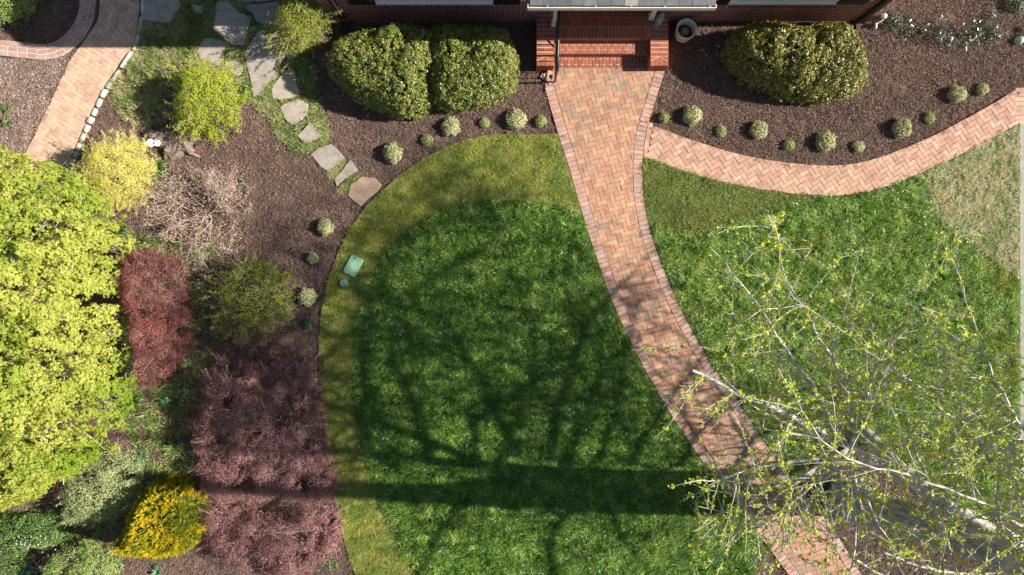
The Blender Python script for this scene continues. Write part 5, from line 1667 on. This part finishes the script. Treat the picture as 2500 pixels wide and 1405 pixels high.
# ------------------------------------------------------------------ big budding tree at the lower right
def ginkgo():
    base = W(2064, 1219)
    root = empty('budding_tree', (base[0], base[1], 0), 'big grey trunked tree with budding twigs spreading over the walk and lawn', 'tree')
    loc = np.array([base[0], base[1], 0])
    def G(px_, py_, z): return W(px_, py_, z) - loc              # point seen at this pixel at this height
    def A(tx, ty, z): return np.array([(tx - 1250) / S, (702.5 - ty) / S, z]) - loc     # plan position
    # trunk with root flare, ridged
    axis = spline([A(2056, 1219, -.1), A(2075, 1219, .4), A(2128, 1219, 1.3), A(2190, 1217, 2.4), A(2238, 1213, 3.6), A(2268, 1204, 5.0), A(2288, 1190, 7.0), A(2300, 1165, 9.0), A(2305, 1140, 10.8)], .12)
    n = 40
    V = []; F = []
    for i, q in enumerate(axis):
        z = q[2]
        r = .335 * (1 - max(z - 2, 0) / 13) + .13 * math.exp(-max(z, 0) / .28)
        for k in range(n):
            a = 2 * math.pi * k / n
            rr = r * (1 + .05 * math.sin(5 * a + z * .5) + .035 * math.sin(11 * a - z * .9 + 1) + .03 * math.sin(17 * a + z * 1.7) + .16 * math.exp(-max(z, 0) / .25) * math.sin(4 * a + 1)) + random.uniform(-.006, .006)
            V.append((q[0] + rr * math.cos(a), q[1] + rr * math.sin(a), z))
    for i in range(len(axis) - 1):
        for k in range(n): F.append((i * n + k, i * n + (k + 1) % n, (i + 1) * n + (k + 1) % n, (i + 1) * n + k))
    link('trunk', mesh_np('trunk', V, F, None, True), M['bark'], root)
    second = spline([A(2112, 1062, -.05), A(2140, 1135, 1.2), A(2141, 1160, 2.4), A(2146, 1148, 4.0), A(2146, 1122, 5.5), A(2140, 1090, 7.0), A(2130, 1060, 9.0), A(2125, 1040, 10.5)], .15)
    link('second_stem', tubes_mesh('second_stem', [(second, np.linspace(.19, .03, len(second)))], 12), M['bark'], root)
    # limbs: points where the photograph shows them, with heights
    limbs = [
     ([A(2112, 1150, 4.7), G(2500, 1330, 5.0), G(2280, 1212, 5.3), G(2150, 1135, 5.6), G(2050, 1082, 5.8), G(1940, 1020, 6.0), G(1860, 985, 6.1), G(1760, 940, 6.3), G(1690, 905, 6.4)], .095, .016),
     ([G(2090, 1103, 5.7), G(2000, 1120, 5.9), G(1900, 1130, 6.1), G(1800, 1155, 6.2), G(1720, 1190, 6.2)], .026, .004),
     ([G(2080, 1098, 5.7), G(1990, 1150, 5.9), G(1940, 1230, 6.0), G(1915, 1330, 6.0)], .024, .004),
     ([G(2085, 1098, 5.7), G(2110, 990, 6.0), G(2150, 880, 6.2), G(2200, 780, 6.4), G(2265, 715, 6.5)], .026, .004),
     ([G(2080, 1095, 5.7), G(2010, 990, 6.0), G(1940, 880, 6.2), G(1860, 760, 6.4), G(1770, 640, 6.6), G(1740, 610, 6.7)], .026, .004),
     ([G(2070, 1090, 5.7), G(2080, 980, 6.0), G(2030, 870, 6.3), G(1960, 750, 6.5), G(1910, 650, 6.7), G(1890, 530, 6.9)], .024, .004),
     ([A(2122, 1135, 5.6), G(2560, 1250, 6.0), G(2420, 1120, 6.3), G(2300, 1000, 6.5), G(2180, 900, 6.7), G(2040, 800, 6.9), G(1930, 720, 7.0)], .032, .004),
     ([A(2126, 1130, 6.0), G(2600, 1180, 6.5), G(2480, 1020, 6.8), G(2400, 860, 7.0), G(2350, 700, 7.2), G(2310, 600, 7.3)], .03, .004),
     ([A(2128, 1130, 6.2), G(2560, 1320, 6.6), G(2380, 1220, 6.8), G(2210, 1160, 7.0), G(2040, 1100, 7.2), G(1900, 900, 7.5)], .026, .004),
     ([A(2110, 1155, 4.3), G(2440, 1400, 4.6), G(2300, 1395, 4.8), G(2130, 1340, 5.0), G(1990, 1290, 5.1), G(1880, 1270, 5.2), G(1700, 1235, 5.3)], .028, .004),
     ([A(2108, 1160, 4.0), G(2380, 1440, 4.2), G(2200, 1420, 4.4), G(2080, 1360, 4.5), G(1960, 1290, 4.7)], .04, .006),
     ([A(2118, 1145, 5.1), G(2560, 1420, 5.6), G(2450, 1300, 5.9), G(2440, 1180, 6.1), G(2480, 1050, 6.3), G(2420, 940, 6.5)], .028, .004),
     # limbs beyond the frame, placed by the shadows they throw on the lawn, walk and beds
     *[([np.array(A(x + 186.0 * z, y, z)) for (x, y, z) in q], r0, r1) for (q, r0, r1) in (
      ([(1150, 1112, 5.2), (1146, 1060, 5.4), (1148, 1020, 5.6), (1120, 985, 5.8), (1062, 952, 6.1), (950, 919, 6.5), (807, 899, 6.9), (700, 880, 7.2)], .075, .012),
      ([(1036, 1100, 5.9), (1026, 1056, 6.0), (990, 955, 6.3), (950, 880, 6.6), (960, 790, 6.9), (1010, 700, 7.2)], .065, .01),
      ([(1148, 1020, 5.6), (1200, 975, 5.8), (1262, 940, 6.0), (1330, 880, 6.3), (1370, 800, 6.6)], .05, .008),
      ([(1330, 1112, 4.3), (1345, 1010, 4.5), (1380, 900, 4.8), (1420, 800, 5.0), (1480, 715, 5.2), (1560, 650, 5.5)], .065, .008),
      ([(1520, 1125, 3.3), (1590, 1020, 3.7), (1660, 930, 4.0), (1720, 850, 4.3)], .05, .007),
      ([(880, 1080, 6.8), (885, 960, 7.2), (880, 840, 7.6), (905, 700, 8.0), (980, 570, 8.4), (1090, 450, 8.8)], .06, .008),
      ([(1800, 1192, 2.35), (1560, 1172, 3.6), (1350, 1160, 4.8), (1150, 1172, 5.9), (950, 1190, 7.0)], .17, .05),
      ([(1350, 1160, 4.7), (1420, 1000, 4.9), (1450, 880, 5.1), (1400, 760, 5.5), (1330, 640, 6.0)], .06, .008),
      ([(1640, 1130, 3.0), (1700, 1050, 3.4), (1760, 990, 3.7), (1840, 940, 3.9)], .04, .007),
      ([(1790, 1140, 2.4), (1830, 1070, 2.8), (1900, 1010, 3.1)], .035, .006),
      ([(760, 1080, 7.5), (700, 960, 7.9), (640, 850, 8.3), (570, 760, 8.6), (520, 650, 8.9)], .06, .007),
      ([(1400, 1215, 4.6), (1340, 1290, 4.9), (1330, 1400, 5.2), (1300, 1500, 5.5)], .05, .007),
      ([(1120, 1215, 6.2), (1060, 1290, 6.6), (1020, 1380, 7.0), (960, 1480, 7.3)], .05, .007),
      ([(1200, 1130, 5.0), (1260, 1000, 5.4), (1300, 860, 5.8), (1260, 720, 6.2), (1220, 600, 6.6), (1150, 520, 7.0)], .055, .007),
      ([(900, 1200, 7.4), (780, 1150, 7.8), (640, 1120, 8.3), (520, 1090, 8.7)], .055, .007),
      ([(700, 1190, 8.5), (600, 1260, 8.9), (520, 1330, 9.3)], .05, .006),
      ([(1250, 1105, 4.8), (1150, 900, 5.6), (1080, 780, 6.2), (1030, 640, 6.9)], .05, .006),
      ([(1450, 1120, 3.8), (1500, 960, 4.4), (1520, 840, 4.9), (1540, 740, 5.3)], .045, .006),
      ([(647, 1072, 8.0), (800, 850, 8.3), (1000, 700, 8.6), (1200, 560, 8.9), (1290, 430, 9.1)], .06, .007),
      ([(560, 1065, 8.5), (600, 900, 8.8), (760, 740, 9.2), (930, 600, 9.5), (1010, 480, 9.8), (1180, 380, 10.1)], .05, .006),
      ([(460, 1060, 9.0), (420, 900, 9.4), (520, 760, 9.8), (640, 620, 10.2), (760, 500, 10.6)], .05, .006),
      ([(1480, 1215, 4.1), (1500, 1290, 4.5), (1560, 1360, 4.9)], .045, .006),
     )],
    ]
    def whip(az, L, z0=5.8, dz=.25, px0=2072, py0=1092):
        a = math.radians(az); q0 = G(px0, py0, z0); d = np.array([math.cos(a), math.sin(a), 0]); s_ = np.array([-d[1], d[0], 0]) * random.uniform(-.25, .25)
        return ([q0, q0 + d * L * .35 + s_ * L * .5 + [0, 0, dz * .6], q0 + d * L * .7 + s_ * L * .8 + [0, 0, dz], q0 + d * L + s_ * L * .6 + [0, 0, dz * .8]], .022, .004)
    limbs[12:12] = []
    limbs = [whip(az, L * .72) for az, L in ((100, 1.5), (122, 2.1), (150, 2.4), (170, 1.9), (186, 2.6), (200, 3.0), (212, 2.3), (224, 3.2), (238, 2.2), (255, 2.6), (272, 1.9), (80, 2.2), (62, 1.6), (20, 1.4), (335, 1.5), (300, 1.8))] \
        + [whip(az, L, 5.3, .3, 2280, 1212) for az, L in ((240, 1.6), (262, 1.4), (290, 1.2), (85, 1.6), (110, 1.5), (60, 1.3))] + limbs
    NV = 22
    lines, twig, leafP, leafD = [], [], [], []
    def leaves_along(p, dens):
        L = np.linalg.norm(np.diff(p, axis=0), axis=1).sum()
        k = int(L * dens)
        s_ = np.concatenate([[0], np.cumsum(np.linalg.norm(np.diff(p, axis=0), axis=1))])
        for t in R.random(k) ** .85 * L * .93:
            q = np.array([np.interp(t, s_, p[:, j]) for j in range(3)])
            leafP.append(q)
    for li, (P, r0, r1) in enumerate(limbs):
        if li >= NV + 13: r0, r1 = r0 * 1.35, r1 * 1.6
        c = spline(P, .18)
        c[2:-1] += R.normal(size=(len(c) - 3, 3)) * .012
        lines.append((c, np.linspace(r0, r1, len(c))))
        L = np.linalg.norm(np.diff(c, axis=0), axis=1).sum()
        nk = int(L * (5.0 if li < NV else (6.5 if li < NV + 12 else 6.4)))
        if li < NV: rs_ = .62
        else: rs_ = 1.0
        for k in range(nk):
            t = random.uniform(.12, 1.0); i = min(int(t * (len(c) - 1)), len(c) - 2)
            b = c[i]; tg = c[i + 1] - c[i]; tg /= np.linalg.norm(tg) + 1e-9
            sd_ = np.cross(tg, R.normal(size=3)); sd_ /= np.linalg.norm(sd_) + 1e-9
            sd_[2] = sd_[2] * .55 + .05
            d = tg * random.uniform(.15, .8) + sd_
            ln = rs_ * random.uniform(.5, 1.45) * (1.0 if li < NV + 12 else 1.3) * (1.1 - .45 * t)
            tl, tp = [], []
            if li >= NV + 13: grow(b, d, ln * 1.1, .016 + .008 * (1 - t), 2, tl, .55, 5, .1, (2, 3), tp, .01, .6)
            else: grow(b, d, ln, .0065 + .004 * (1 - t), 1, tl, .55, 6, .07, (1, 3), tp, .01, .5)
            twig += tl
            for q, _ in tl:
                leaves_along(q, 2.5 if li >= NV + 13 else 9.5 if li < NV + 12 else 8.0)
        leaves_along(c, 5.0)
    link('limbs', tubes_mesh('limbs', lines, 8), M['branch'], root)
    tag(link('twigs', tubes_mesh('twigs', twig, 4), M['branch'], root), kind=None)
    C = np.array(leafP)
    k = 4
    B = np.repeat(C, k, 0) + R.normal(size=(len(C) * k, 3)) * .009
    D = R.normal(size=B.shape); D[:, 2] += .25
    N_ = R.normal(size=B.shape) * .6 + [0, 0, 1]
    link('foliage', leaves_mesh('foliage', B, N_, .027, .5, 'fan', None, dirs=D), M['ginkgo'], root)
ginkgo()
